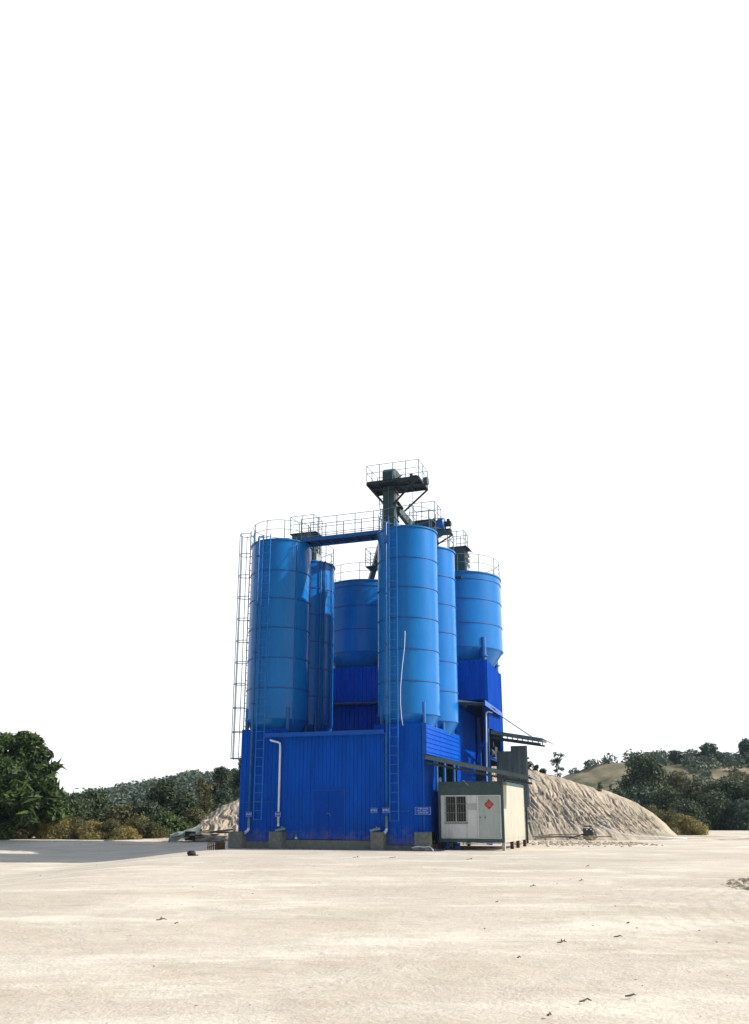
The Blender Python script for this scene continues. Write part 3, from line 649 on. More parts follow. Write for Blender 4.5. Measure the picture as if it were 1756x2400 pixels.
b = bmn(); box(b, (U1-.098, V0+.115, Z0-.02), (U1-.01, V1-.115, Z0+.13)); CB.part('bottom_rail', b, MAT['panel'])
# fascia band above the front panels
b = bmn(); box(b, (U0+.112, V0+.012, 2.42), (U1-.112, V0+.06, Z1-.135)); CB.part('fascia', b, fr)
# front panels
FV = V0+.022
zp0, zp1 = Z0+.145, 2.415
wx0, wx1, wz0, wz1 = .77, 1.80, 1.22, 2.41
for a, c in ((U0+.115, .755), (1.815, 2.255)):
    b = bmn(); box(b, (a, FV, zp0), (c, FV+.03, zp1)); CB.part('front_panel', b, MAT['panelw'])
b = bmn(); box(b, (.765, FV, zp0), (1.805, FV+.03, wz0-.035)); CB.part('front_panel', b, MAT['panelw'])
b = bmn(); box(b, (U1-.028, V0+.12, Z0+.135), (U1-.008, 2.62, Z1-.115)); CB.part('side_panel', b, MAT['panel'])
b = bmn(); box(b, (U1-.028, 2.635, Z0+.135), (U1-.008, 3.55, Z1-.115)); CB.part('side_panel', b, MAT['panel'])
b = bmn(); box(b, (U1-.028, 3.565, Z0+.135), (U1-.008, V1-.12, Z1-.115)); CB.part('side_panel', b, MAT['panel'])
# window
b = bmn(); box(b, (wx0, FV-.02, wz0-.03), (wx1, FV+.03, wz0+.03)); box(b, (wx0, FV-.02, wz1-.05), (wx1, FV+.03, wz1)); box(b, (wx0, FV-.02, wz0+.03), (wx0+.05, FV+.03, wz1-.05)); box(b, (wx1-.05, FV-.02, wz0+.03), (wx1, FV+.03, wz1-.05)); box(b, ((wx0+wx1)/2-.022, FV-.02, wz0+.03), ((wx0+wx1)/2+.022, FV+.03, wz1-.05))
WN = CB.part('window', b, MAT['panelw'])
b = bmn(); box(b, (wx0+.04, FV+.005, wz0+.02), (wx1-.04, FV+.02, wz1-.04)); CB.part('pane', b, MAT['glass'], WN)
for k in range(9):
    u = wx0+.04+k*(wx1-wx0-.08)/8; q = bmn(); bar(q, (u, FV-.06, wz0-.02), (u, FV-.06, wz1-.06), .013); CB.part('bar', q, MAT['bar'], WN)
for z in (1.64, 2.03): q = bmn(); bar(q, (wx0-.02, FV-.06, z), (wx1+.0, FV-.06, z), .02); CB.part('bar', q, MAT['bar'], WN)
b = bmn(); box(b, (wx0-.02, FV-.075, wz0-.06), (wx1+.03, FV-.0, wz0-.032)); CB.part('sill', b, fr, WN)
# door
b = bmn(); box(b, (2.35, FV-.005, zp0+.03), (3.29, FV+.02, 2.36)); DR = CB.part('door', b, MAT['cdoor'])
b = bmn(); box(b, (2.27, FV-.012, zp0), (2.34, FV+.03, 2.41)); box(b, (3.30, FV-.012, zp0), (3.365, FV+.03, 2.41)); box(b, (2.341, FV-.012, 2.37), (3.299, FV+.03, 2.41)); box(b, (2.341, FV-.012, zp0), (3.299, FV+.03, zp0+.025)); CB.part('door_frame', b, MAT['panelw'], DR)
b = bmn(); tube(b, [(2.40, FV, 1.44), (2.40, FV-.05, 1.44)], .025, 10); CB.part('door_handle', b, MAT['dark'], DR)
b = bmn(); box(b, (2.60, FV-.02, 1.38), (2.645, FV-.006, 1.49)); CB.part('lock', b, MAT['bar'], DR)
b = bmn(); box(b, (1.84, FV-.008, 1.76), (2.24, FV-.001, 2.05)); CB.part('notice', b, MAT['cdoor'], None)
# feet
for u, v, m in ((U1-.07, V0+.06, 'panel'), (U0+.07, V0+.06, 'rust'), (U1-.07, 2.9, 'rust'), (U1-.07, 4.5, 'rust'), (U1-.07, V1-.08, 'rust'), (U0+.07, 3.5, 'rust'), (U0+.07, V1-.08, 'rust')):
    b = bmn(); box(b, (u-.07, v-.055, -.04), (u+.07, v+.16, Z0-.022)); CB.part('foot', b, MAT[m])
b = bmn(); bar(b, (2.2, V0+.2, Z0-.05), (3.25, V0+.25, Z0-.06), .05, .03); bar(b, (1.7, V0+.22, Z0-.07), (2.4, V0+.2, Z0-.05), .03, .03); CB.part('cable_bundle', b, MAT['pvc'])
b = bmn(); tube(b, [(1.6, V0+.05, Z1+.05), (1.68, V0+.03, Z1+.1), (1.78, V0-.01, Z1-.02), (1.9, V0-.005, Z1-.12)], .008, 6); CB.part('cable', b, MAT['pvc'])
# buckets under the cabin
def bucket(u, v, r, h, lab, rz=0):
    T = Thing('bucket', lab, 'bucket', (u, v, 0), 'blue buckets under the cabin')
    b = bmn(); lathe(b, (u, v), [(r*.82, 0), (r, h), (r*1.06, h), (r*1.06, h-.03), (r*1.0, h-.04)], 24); b.faces.new([b.verts.new((u+r*.82*math.cos(2*math.pi*k/24), v+r*.82*math.sin(2*math.pi*k/24), .002)) for k in range(24)][::-1]); T.part('pail', b, MAT['bluep'], smooth=True)
    b = bmn(); tube(b, [(u-r*1.05, v-.02, h-.03), (u-r*.7, v-r*1.0, h-.16), (u, v-r*1.18, h-.2), (u+r*.7, v-r*1.0, h-.16), (u+r*1.05, v-.02, h-.03)], .008, 6); T.part('handle', b, MAT['bar'])
bucket(.83, .87, .125, .30, 'blue plastic bucket under the left end of the cabin, nearer the rusty foot')
bucket(1.28, .92, .135, .31, 'blue plastic bucket under the cabin, the right one of the pair')

# red diamond poster on the cabin door
PO = Thing('door_poster', 'red diamond poster with a character on the cabin door', 'poster', (2.82, FV-.01, 2.0))
def diamond(bm, u, z, s, v, th=.004):
    p = [(u-s, z), (u, z-s*1.06), (u+s, z), (u, z+s*1.06)]
    A = [bm.verts.new((x, v, y)) for x, y in p]; B = [bm.verts.new((x, v-th, y)) for x, y in p]
    bm.faces.new(A[::-1]); bm.faces.new(B)
    for i in range(4): bm.faces.new((A[i], B[i], B[(i+1) % 4], A[(i+1) % 4]))
b = bmn(); diamond(b, 2.82, 2.0, .255, FV-.008); PO.part('border', b, MAT['pink'])
b = bmn(); diamond(b, 2.82, 2.0, .225, FV-.013); PO.part('sheet', b, MAT['red'])
def text_part(T, txt, u, v, z, size, mat, name='lettering', ext=.002):
    cu_ = bpy.data.curves.new('lettering', 'FONT'); cu_.body = txt; cu_.size = size; cu_.extrude = ext; cu_.offset = 0
    cu_.align_x = 'CENTER'; cu_.align_y = 'CENTER'; cu_.resolution_u = 2
    o = bpy.data.objects.new('tmp', cu_); COL.objects.link(o); bpy.context.view_layer.update()
    me = bpy.data.meshes.new_from_object(o.evaluated_get(bpy.context.evaluated_depsgraph_get()))
    bpy.data.objects.remove(o); me.name = name
    me.transform(Matrix.Translation(Vector((u, v, z))-T.base) @ Matrix.Rotation(R(90), 4, 'X'))
    me.materials.clear(); me.materials.append(mat)
    p = bpy.data.objects.new(name, me); COL.objects.link(p); p.parent = T.e; return p
text_part(PO, '福', 2.82, FV-.02, 1.99, .26, MAT['gold'])
b = bmn()
for du, dz in ((-.16, 0), (.16, 0), (0, .17), (0, -.17)):
    box(b, (2.82+du-.015, FV-.022, 2.0+dz-.015), (2.82+du+.015, FV-.018, 2.0+dz+.015))
PO.part('corner_mark', b, MAT['gold'])

# blue name plates
def plate(label, u, z, wd, ht, txt, v=-.06, ts=None):
    T = Thing('sign_plate', label, 'sign', (u, v, z), 'small blue pipe signs')
    b = bmn(); box(b, (u-wd/2, v-.012, z-ht/2), (u+wd/2, v, z+ht/2)); T.part('plate', b, MAT['sign'])
    b = bmn(); e = .006; y0, y1 = v-.018, v-.013
    box(b, (u-wd/2, y0, z-ht/2), (u+wd/2, y1, z-ht/2+e)); box(b, (u-wd/2, y0, z+ht/2-e), (u+wd/2, y1, z+ht/2)); box(b, (u-wd/2, y0, z-ht/2+e), (u-wd/2+e, y1, z+ht/2-e)); box(b, (u+wd/2-e, y0, z-ht/2+e), (u+wd/2, y1, z+ht/2-e)); T.part('border', b, MAT['white'])
    if isinstance(txt, str): text_part(T, txt, u, v-.017, z, ts, MAT['white'])
    else:
        for k, (t, du) in enumerate(txt): text_part(T, t, u+du, v-.017, z+ht*.27-k*ht*.27, ts, MAT['white'])
plate('small blue sign across the filling pipe of the left silo', -8.72, 1.57, .29, .22, '水泥2', v=-.25, ts=.115)
plate('small blue sign across the white downpipe', -7.21, 1.57, .28, .22, '水泥1', v=-.18, ts=.115)
plate('small blue sign on the bare wall left of the right-hand filling pipe', -2.39, 1.74, .31, .22, '矿粉2', ts=.12)
plate('small blue sign across the right-hand filling pipe', -1.75, 1.74, .31, .22, '矿粉1', v=-.24, ts=.12)
plate('larger blue notice board with three lines of white writing by the cabin', .0-.04, 1.72, .74, .33, [('生产重地  闲人免进', 0), ('安全第一  预防为主', -.03), ('进入现场  戴安全帽', 0)], v=-.085, ts=.055)
b = bmn(); tube(b, [(-1.05, -.1, 1.70), (-.62, -.1, 1.73)], .02, 8); single('wall_bar', b, MAT['pipe'], 'short blue bar fixed to the wall right of the front right ladder', 'bar', (-.85, -.1, 1.7))
b = bmn(); tube(b, [(-9.1, -.12, 2.13), (-7.62, -.12, 2.15)], .016, 8); single('wall_bar', b, MAT['pipe'], 'long thin blue bar crossing behind the front left ladder', 'bar', (-8.4, -.12, 2.1))
# bottle by the wall
BT = Thing('bottle', 'small green and white plastic bottle standing on the plinth left of the door', 'bottle', (-6.28, -.09, .40))
b = bmn(); lathe(b, (-6.28, -.09), [(.055, .402), (.06, .42), (.06, .56), (.025, .62), (.025, .66), (.001, .662)], 14); BT.part('body', b, MAT['green'], smooth=True)
b = bmn(); lathe(b, (-6.28, -.09), [(.0615, .45), (.0615, .53)], 14); BT.part('wrapper', b, MAT['white'])

# ------------------------------------------------------------------ loose things on the ground
def blob(bm, c, r, seed, sub=2, squash=(1, 1, 1), amp=.3, freq=1.5):
    ret = bmesh.ops.create_icosphere(bm, subdivisions=sub, radius=1)
    for v in ret['verts']:
        d = v.co.normalized(); k = 1+amp*noise.noise(d*freq+Vector((seed*3.1, seed*1.7, seed)))*1.4
        v.co = Vector((d.x*r*k*squash[0]+c[0], d.y*r*k*squash[1]+c[1], d.z*r*k*squash[2]+c[2]))
def wsingle(name, bm, mat, label, cat, loc, group=None, smooth=False, kind=None):
    o = link(name, bm, mat, None, loc, smooth); o.location = loc; return tag(o, label, cat, group, kind)
def sticks(n, cx, cy, sx, sy, lmin, lmax, zmax, seed, r=(.02, .05), ang=None):
    bm = bmn(); q = random.Random(seed)
    for i in range(n):
        x, y = cx+q.uniform(-sx, sx), cy+q.uniform(-sy, sy); a = (ang if ang is not None else 0)+q.gauss(0, .5); L = q.uniform(lmin, lmax)
        z = q.uniform(.03, zmax)*(1-abs(x-cx)/sx*.7); t = q.gauss(0, .08)
        bar(bm, (x-L/2*math.cos(a), y-L/2*math.sin(a), max(.03, z-t*L)), (x+L/2*math.cos(a), y+L/2*math.sin(a), max(.03, z+t*L)), q.uniform(*r), q.uniform(*r))
    return bm
# rusty scrap coil by the left footing
T = Thing('scrap_basket', 'rusty bundle of scrap rods lying beside the left footing', 'scrap bundle', (-7.35, 41.2, gz(-7.35, 41.2)), world=True, rot=.2)
for k in range(9):
    b = bmn(); x = -.35+k*.085; tube(b, [(x+.17*0, .2*math.cos(a*.5236), .2+.18*math.sin(a*.5236)) for a in range(12)], .02, 6, closed=True); T.part('hoop', b, MAT['rust'])
b = bmn(); box(b, (-.02, -.2, .02), (.42, .2, .34)); T.part('crushed_can', b, MAT['rust'])
b = bmn(); bar(b, (-.45, -.1, .35), (.4, .05, .38), .03); bar(b, (-.4, .1, .1), (.45, .15, .3), .03); T.part('rod', b, MAT['rust'])
# black hat-like lump left on the ground
T = Thing('black_cap', 'small black lump lying alone in the shade left of the building', 'cap', (-7.27, 35.4, gz(-7.27, 35.4)), world=True, rot=0)
b = bmn(); blob(b, (0, 0, .09), .15, 3, 2, (1.1, .8, .75), .25); T.part('crown', b, MAT['black'], smooth=True)
b = bmn(); blob(b, (.12, -.02, .03), .17, 5, 2, (1.1, .9, .15), .15); T.part('brim', b, MAT['black'], smooth=True)
# timber and sheet debris left behind the building
for k in range(9):
    q = random.Random(200+k); x = q.uniform(-11.6, -9.5); y = q.uniform(55.0, 57.4); L = q.uniform(1.2, 2.8); a = q.gauss(0, .25); z = .1+.5*q.random()*(1-abs(x+11)/3)
    b = bmn(); bar(b, (-L/2, 0, 0), (L/2, 0, q.gauss(0, .15)), q.uniform(.06, .16), q.uniform(.05, .12))
    o = link('plank', b, MAT['dwood' if k % 3 else 'wood']); o.location = (x, y, z); o.rotation_euler = (0, 0, a)
    tag(o, 'dark weathered plank in the debris pile left behind the building', 'plank', 'planks in the left debris pile')
T = Thing('tarpaulin', 'pale green sheet draped over the left end of the debris pile', 'tarpaulin', (-11.9, 55.6, 0), world=True, rot=0)
b = bmn(); N_ = 14
g = [[b.verts.new((-.9+1.9*i/N_, -.5+1.0*j/6, .62+.22*i/N_-(.5*abs(j-3)/3 if j < 3 else 0)-.25*(1-i/N_)+.05*math.sin(i*1.3+j))) for j in range(7)] for i in range(N_+1)]
for i in range(N_):
    for j in range(6): b.faces.new((g[i][j], g[i+1][j], g[i+1][j+1], g[i][j+1]))
T.part('sheet', b, M('pale_tarp', (0.30, 0.36, 0.30), rough=.6, var=.15), smooth=True)
b = bmn(); box(b, (.1, -.35, 0), (.75, .3, .55)); T.part('support_box', b, MAT['rust'])
b = bmn(); blob(b, (-10.15, 55.6, .0), .9, 8, 3, (1.3, .7, .42), .5, 3); wsingle('rubble_heap', b, MM, 'pinkish rubble heap with scrap beside the left debris pile', 'rubble heap', (-10.15, 55.6, 0), smooth=False)
# planks right of the cabin
for k in range(9):
    q = random.Random(300+k); x = q.uniform(10.3, 13.6); y = q.uniform(53.0, 55.0); L = q.uniform(1.0, 2.6); a = q.gauss(.1, .25)
    b = bmn(); bar(b, (-L/2, 0, 0), (L/2, 0, q.gauss(0, .2)), q.uniform(.06, .13), q.uniform(.04, .1))
    o = link('plank', b, MAT['wood' if k % 3 else 'dwood']); o.location = (x, y, .12+.25*q.random()); o.rotation_euler = (0, 0, a)
    tag(o, 'pale weathered plank lying at the foot of the dirt mound behind the cabin', 'plank', 'planks at the foot of the mound')
# rubble strip
def stones(label, n, pos, r, seed, mat, group=None, name='rubble'):
    bm = bmn(); q = random.Random(seed)
    for i in range(n):
        x, y = pos(q); blob(bm, (x, y, r*.2), r*q.uniform(.35, 1.2), q.random()*50, 1, (1.2, 1, .7), .5, 2)
    o = link(name, bm, mat); tag(o, label, 'rubble', group, 'stuff'); return o
stones('strip of broken stones and gravel along the foot of the mound', 420, lambda q: (q.uniform(7.4, 15.0), 49.2+q.gauss(0, 1.7)), .075, 1, MM)
stones('crumbled stones on the dirt along the front of the blue building', 300, lambda q: (lambda p: (p.x, p.y))(bw(q.uniform(-8.5, .9), q.uniform(-.75, -.1))), .055, 2, MAT['conc'])
stones('scattered pebbles over the yard', 70, lambda q: (lambda y: (q.uniform(-.42, .42)*y, y))(7+28*q.random()**1.5), .014, 5, MM)
T = Thing('rag_bundle', 'pale torn sack and rubble lying in front of the rough footing by the cabin', 'sack', bw(.15, -.85), world=True, rot=-.3)
b = bmn(); 
for k, (x, y) in enumerate(((-.3, 0), (-.05, .06), (.2, 0), (.4, .05))): blob(b, (x, y, .05), .15, 11+k, 2, (1.1, .7, .6), .6, 2.5)
T.part('lump', b, MAT['conc'])
b = bmn(); tube(b, [(-.5, 0, .14), (-.2, -.1, .2), (.1, 0, .17), (.3, -.05, .2), (.45, -.1, .1), (.5, -.15, .03)], .025, 6); T.part('torn_edge', b, MAT['pvc'], smooth=True)
# black generator with a hose at the foot of the mound
T = Thing('water_pump', 'black boxy pump on a rubble patch at the foot of the mound', 'pump', (13.35, 55.2, 0.25), world=True, rot=.1)
b = bmn(); box(b, (-.42, -.28, .25), (.25, .28, .85)); box(b, (-.35, -.33, .98), (.2, .2, 1.08)); T.part('body', b, MAT['black'])
b = bmn(); box(b, (-.34, -.295, .72), (-.22, -.283, .80)); box(b, (.04, -.295, .72), (.16, -.283, .80)); T.part('lamp', b, MAT['pvc'])
b = bmn(); box(b, (.27, -.2, .15), (.6, .2, .55)); T.part('tank', b, MAT['conc'])
b = bmn(); blob(b, (.1, 0, .1), .5, 4, 3, (1.3, .7, .45), .6, 3); T.part('stone_base', b, MM)
T.e.scale = (.72, .72, .72); T.e.location.z = .12
b = bmn(); tube(b, [(13.6, 55.0, 1.15), (14.2, 55.0, .85), (15.0, 55.1, .5), (16.2, 55.2, .28), (17.8, 55.4, .22), (19.6, 55.7, .12)], .02, 6); wsingle('hose', b, MAT['pvc'], 'white hose running from the black pump along the mound', 'hose', (13.6, 55, .1), smooth=True)
# small white marker post far right
T = Thing('marker_cone', 'tiny white cone standing far away before the dark trees on the right', 'cone', (38.0, 93.0, 0), world=True, rot=0)
b = bmn(); lathe(b, (0, 0), [(.22, .1), (.06, .95), (.001, .97)], 12); T.part('cone', b, MAT['white']); b = bmn(); box(b, (-.35, -.35, 0), (.35, .35, .1)); T.part('base', b, MAT['white'])
# twigs lying on the yard
def gp(px, py):    # point on the ground under a spot of the reference framing, used once to read off positions
    p = math.atan(525/2000); rx, ry, rz = (px-878)/2000, math.cos(p)+math.sin(p)*(py-1385)/2000, math.sin(p)-math.cos(p)*(py-1385)/2000
    t = -1.54/rz; return rx*t, ry*t
tw = [(1250, 2080, .34, 'dark twig with leaves on the pale dirt, farther of the two forked ones'), (1363, 2066, .3, 'green-leaved twig lying right of centre'), (1165, 2117, .12, 'tiny dark pebble-like chip in the middle of the yard'),
      (1318, 2215, .30, 'crooked dark twig on the dirt, middle distance right'), (1450, 2203, .28, 'green twig lying near the right, middle distance'), (1217, 2252, .1, 'small dark chip low in the middle right'),
      (1374, 2353, .27, 'crooked dark twig nearest the bottom edge'), (1480, 2341, .26, 'green twig near the bottom right'), (1378, 2033, .3, 'dull leaf clump right of the cabin'),
      (1100, 2016, .5, 'dry twigs lying in front of the cabin'), (920, 2011, .6, 'dry dark stalks lying before the right part of the building'), (835, 2011, .6, 'thin dry stalk lying before the door'), (377, 2160, .35, 'thin dark stalk on the left of the yard'), (1288, 2389, .1, 'tiny chip at the bottom edge'), (413, 2170, .12, 'small dark chip on the left of the yard'), (1473, 2169, .12, 'brown leaf near the right side of the yard')]
for k, (px, py, L, lb) in enumerate(tw):
    L *= .42
    x, y = gp(px, py); q = random.Random(k); b = bmn()
    g0 = gz(x, y)
    pts = [(-L/2, 0, .015), (-L*.1, q.uniform(-.2, .2)*L, .02), (L*.2, q.uniform(-.1, .5)*L, .03), (L/2, q.uniform(.1, .6)*L, .015)]
    tube(b, pts, [.006, .009, .008, .004], 6)
    for j in range(2 if L > .12 else 0):
        c = Vector(pts[1]).lerp(Vector(pts[3]), q.random()); s = L*.09; a = q.random()*6
        f = [b.verts.new(c+Vector((s*math.cos(a), s*math.sin(a), .02))), b.verts.new(c+Vector((s*.5*math.cos(a+1.5), s*.5*math.sin(a+1.5), .045))), b.verts.new(c-Vector((s*math.cos(a), s*math.sin(a), -.01))), b.verts.new(c+Vector((s*.5*math.cos(a-1.5), s*.5*math.sin(a-1.5), .01)))]
        b.faces.new(f)
    o = link('twig', b, MAT['twig']); o.location = (x, y, g0+.01); tag(o, lb, 'twig', 'twigs and chips on the yard')
# gravelly heap entering at the right edge
def heap(x0, y0, rx, ry, h, seed, label):
    bm = bmn(); n = 90; rows = []
    for i in range(n+1):
        row = []
        for j in range(n+1):
            a, c = -1+2*i/n, -1+2*j/n; d = math.hypot(a, c)
            f = max(0, 1-d*d*(1+.5*fb(a*2, c*2, seed)))
            x, y = a*rx, c*ry
            z = h*f**.8+.10*fb(x*2.2, y*2.2, seed)*min(1, f*3)+.05*fb(x*7, y*7, seed, 3)*min(1, f*3)-.04
            row.append(bm.verts.new((x, y, z if f > 0 else -.1)))
        rows.append(row)
    for A, B in zip(rows, rows[1:]):
        for j in range(n): bm.faces.new((A[j], B[j], B[j+1], A[j+1]))
    o = link('gravel_heap', bm, M('rough_gravelly_soil', (.66, .56, .42), rough=.95, spec=.1, var=.3, scale=4, bump=1, bscale=12, col2=(.44, .36, .25), thr=(.38, .6)), smooth=True)
    o.location = (x0, y0, 0); tag(o, label, 'heap')
heap(9.15, 19.9, 1.35, 1.9, .20, 3, 'low rough heap of brown gravelly soil at the right edge of the yard')
heap(-4.4, 8.0, 1.3, .5, .05, 9, 'thin crust of pebbly soil at the bottom left corner')

# ------------------------------------------------------------------ vegetation
def leafmat(name, a, b_, scale=.5):
    m = bpy.data.materials.new(name); m.use_nodes = True; t = m.node_tree; p = t.nodes['Principled BSDF']
    p.inputs['Roughness'].default_value = .55; p.inputs['Specular IOR Level'].default_value = .35
    L = t.links.new; at = t.nodes.new('ShaderNodeAttribute'); at.attribute_name = 'tint'
    r = t.nodes.new('ShaderNodeValToRGB'); r.color_ramp.elements[0].color = (*a, 1); r.color_ramp.elements[1].color = (*b_, 1)
    L(at.outputs['Fac'], r.inputs[0]); L(r.outputs[0], p.inputs['Base Color'])
    tr = t.nodes.new('ShaderNodeBsdfTranslucent'); L(r.outputs[0], tr.inputs[0]); mx = t.nodes.new('ShaderNodeMixShader'); mx.inputs[0].default_value = .22
    L(p.outputs[0], mx.inputs[1]); L(tr.outputs[0], mx.inputs[2]); L(mx.outputs[0], t.nodes['Material Output'].inputs[0])
    return m
LM = dict(
 broad=leafmat('broad_leaf_green', (0.008, 0.022, 0.008), (0.095, 0.155, 0.030)),
 dark=leafmat('dark_foliage', (0.018, 0.032, 0.016), (0.085, 0.115, 0.042)),
 blue=leafmat('blue_green_foliage', (0.028, 0.050, 0.036), (0.085, 0.130, 0.080)),
 olive=leafmat('olive_foliage', (0.045, 0.048, 0.018), (0.18, 0.17, 0.06)),
 gold=leafmat('dry_golden_scrub', (0.10, 0.085, 0.028), (0.44, 0.36, 0.12)),
 far=leafmat('hazed_far_forest', (0.060, 0.088, 0.066), (0.13, 0.17, 0.115)),  # distance haze put into the leaf colour as paler, bluish greens
)
def foliage(blobs, nleaf, size, seed, aspect=.55, jit=.22, up=.25):
    """many leaf-sized faces on and inside a set of clumps (c, r, squash)"""
    q = random.Random(seed); vs, fs, tint = [], [], []
    tot = sum(b[1]**2 for b in blobs)
    for (c, r, sq) in blobs:
        n = max(8, int(nleaf*r*r/tot)); ct = q.random()*.45
        for i in range(n):
            d = Vector((q.gauss(0, 1), q.gauss(0, 1), q.gauss(0, 1))).normalized()
            k = r*(1-abs(q.gauss(0, jit)))*(1+.22*noise.noise(d*1.7+Vector(c)))
            p = Vector(c)+Vector((d.x*k*sq[0], d.y*k*sq[1], d.z*k*sq[2]))
            if p.z < .02: continue
            nrm = (d+Vector((q.gauss(0, .6), q.gauss(0, .6), q.gauss(0, .6)+up))).normalized()
            t = nrm.cross(Vector((q.gauss(0, 1), q.gauss(0, 1), q.gauss(0, 1)))).normalized(); s = nrm.cross(t)
            L = size*q.uniform(.6, 1.35); w_ = L*aspect
            i0 = len(vs)
            vs += [p-t*L*.5, p+s*w_*.5+nrm*L*.08, p+t*L*.6, p-s*w_*.5+nrm*L*.08]
            fs.append((i0, i0+1, i0+2, i0+3)); tv = min(1, max(0, ct+q.random()*.55)); tint += [tv]*4
    me = bpy.data.meshes.new('crown'); me.from_pydata(vs, [], fs)
    at = me.attributes.new('tint', 'FLOAT', 'POINT'); at.data.foreach_set('value', tint)
    return me
def tree(name, label, cat, x, y, blobs, nleaf, size, mat, seed, trunk=None, group=None, aspect=.55, jit=.22, z0=0.0, pn='crown'):
    """blobs and trunk in local coordinates"""
    e = bpy.data.objects.new(name, None); COL.objects.link(e); e.location = (x, y, z0); tag(e, label, cat, group)
    me = foliage(blobs, nleaf, size, seed, aspect, jit); me.materials.append(LM[mat])
    o = bpy.data.objects.new(pn, me); COL.objects.link(o); o.parent = e
    b = bmn(); q = random.Random(seed)
    if trunk:
        hgt, r0 = trunk; top = Vector((q.gauss(0, .1), q.gauss(0, .1), hgt))
        tube(b, [(0, 0, -.2), (q.gauss(0, .05), 0, hgt*.4), tuple(top)], [r0, r0*.75, r0*.4], 8)
        for (c, r, sq) in blobs[:10]:
            s = Vector((0, 0, hgt*q.uniform(.35, .9))); tube(b, [s, s.lerp(Vector(c), .6)+Vector((0, 0, -.1*r)), c], [r0*.4, r0*.25, r0*.1], 6)
    else:
        for (c, r, sq) in blobs[:9]:
            tube(b, [(q.gauss(0, .12), q.gauss(0, .12), -.05), (c[0]*.6, c[1]*.6, c[2]*.5), c], [.05, .035, .012], 6)
    t = link('trunk' if trunk else 'stems', b, MAT['bark'], e); return e
def dome(q, w_, h, n, r0, r1, base=.0, dep=None, power=1.0):
    """clumps filling a half-ellipsoid w_ wide and h high"""
    dep = dep or w_*.8; out = []
    for i in range(n):
        a = q.random()*2*math.pi; s = q.random()**.6; t = q.random()**power
        rr = math.sqrt(max(0, 1-t*t))
        out.append(((w_*.5*s*rr*math.cos(a), dep*.5*s*rr*math.sin(a), base+(h-base)*t*.9), q.uniform(r0, r1), (1, 1, .85)))
    return out
def P(px, Y): return (px-878)/2068*Y
def H(py, Y): return 1.54+(1910-py)*Y/2068*1.02
q = random.Random(5)
# big broad-leaved tree at the left edge
Y = 57
bl = []
for i in range(150):
    z = q.random(); hw = lerp_tab([(0, 4.5), (.3, 4.3), (.5, 3.5), (.8, 2.4), (1, 1.3)], z)
    a = q.random()*2*math.pi; s = q.random()**.45
    hw *= .92; bl.append(((hw*s*math.cos(a), hw*.75*s*math.sin(a), .35+z*6.25), q.uniform(.4, .75), (1, 1, .8)))
tree('broadleaf_tree', 'big dark green broad-leaved tree at the left edge, above the golden scrub', 'tree', P(-5, Y), Y+2.2, bl, 17000, .42, 'broad', 11, (4.5, .22), aspect=.5)
LT = bpy.data.objects['broadleaf_tree']
me = foliage([x for x in bl if math.hypot(x[0][0], x[0][1])+x[0][2]*.5 > 2.6], 700, 1.0, 77, .22, .05, .6); me.materials.append(LM['broad']); me.name = 'leaf_spray'
o = bpy.data.objects.new('leaf_spray', me); COL.objects.link(o); o.parent = LT
# mid-height bushes and trees along the left background
def row(items):
    for k, (px, pw, ytop, Y, mat, n, r0, r1, leaf, nl, kind, lb, trunk) in enumerate(items):
        qq = random.Random(700+k+int(px)); wd = pw*Y/2068; h = H(ytop, Y)
        tree(kind, lb, 'tree' if 'tree' in kind else 'bush', P(px, Y), Y, dome(qq, wd*.92, h-.62*r1, n, r0, r1), nl, leaf, mat, int(px)*3+k, trunk)
row([
 (165, 95, 1852, 66, 'dark', 40, .7, 1.15, .26, 5000, 'bush', 'dark green bush just right of the big left tree', None),
 (215, 95, 1843, 70, 'dark', 45, .7, 1.3, .26, 5500, 'bush', 'dark green bush with a raised round top left of the far ridge', None),
 (290, 110, 1878, 68, 'olive', 45, .6, 1.0, .24, 5500, 'bush', 'brownish olive bush in front of the far ridge on the left', None),
 (330, 60, 1895, 66, 'olive', 30, .5, .9, .22, 4000, 'bush', 'small brownish bush left of the round dark tree', None),
 (388, 110, 1822, 74, 'dark', 60, .8, 1.4, .30, 8000, 'round_tree', 'round dark green tree standing halfway between the big left tree and the building', (3, .2)),
 (352, 90, 1868, 68, 'dark', 40, .6, 1.1, .26, 5000, 'bush', 'dark bush at the left foot of the round dark tree', None),
 (432, 90, 1850, 70, 'dark', 45, .6, 1.1, .26, 6000, 'bush', 'dark bush at the right foot of the round dark tree', None),
 (395, 120, 1900, 63, 'broad', 50, .5, .85, .24, 6000, 'bush', 'low dark green bush in front of the round dark tree, left of the debris pile', None),
 (455, 60, 1885, 68, 'olive', 34, .5, .8, .22, 4500, 'bush', 'brownish bush touching the left slope of the dirt mound', None),
])
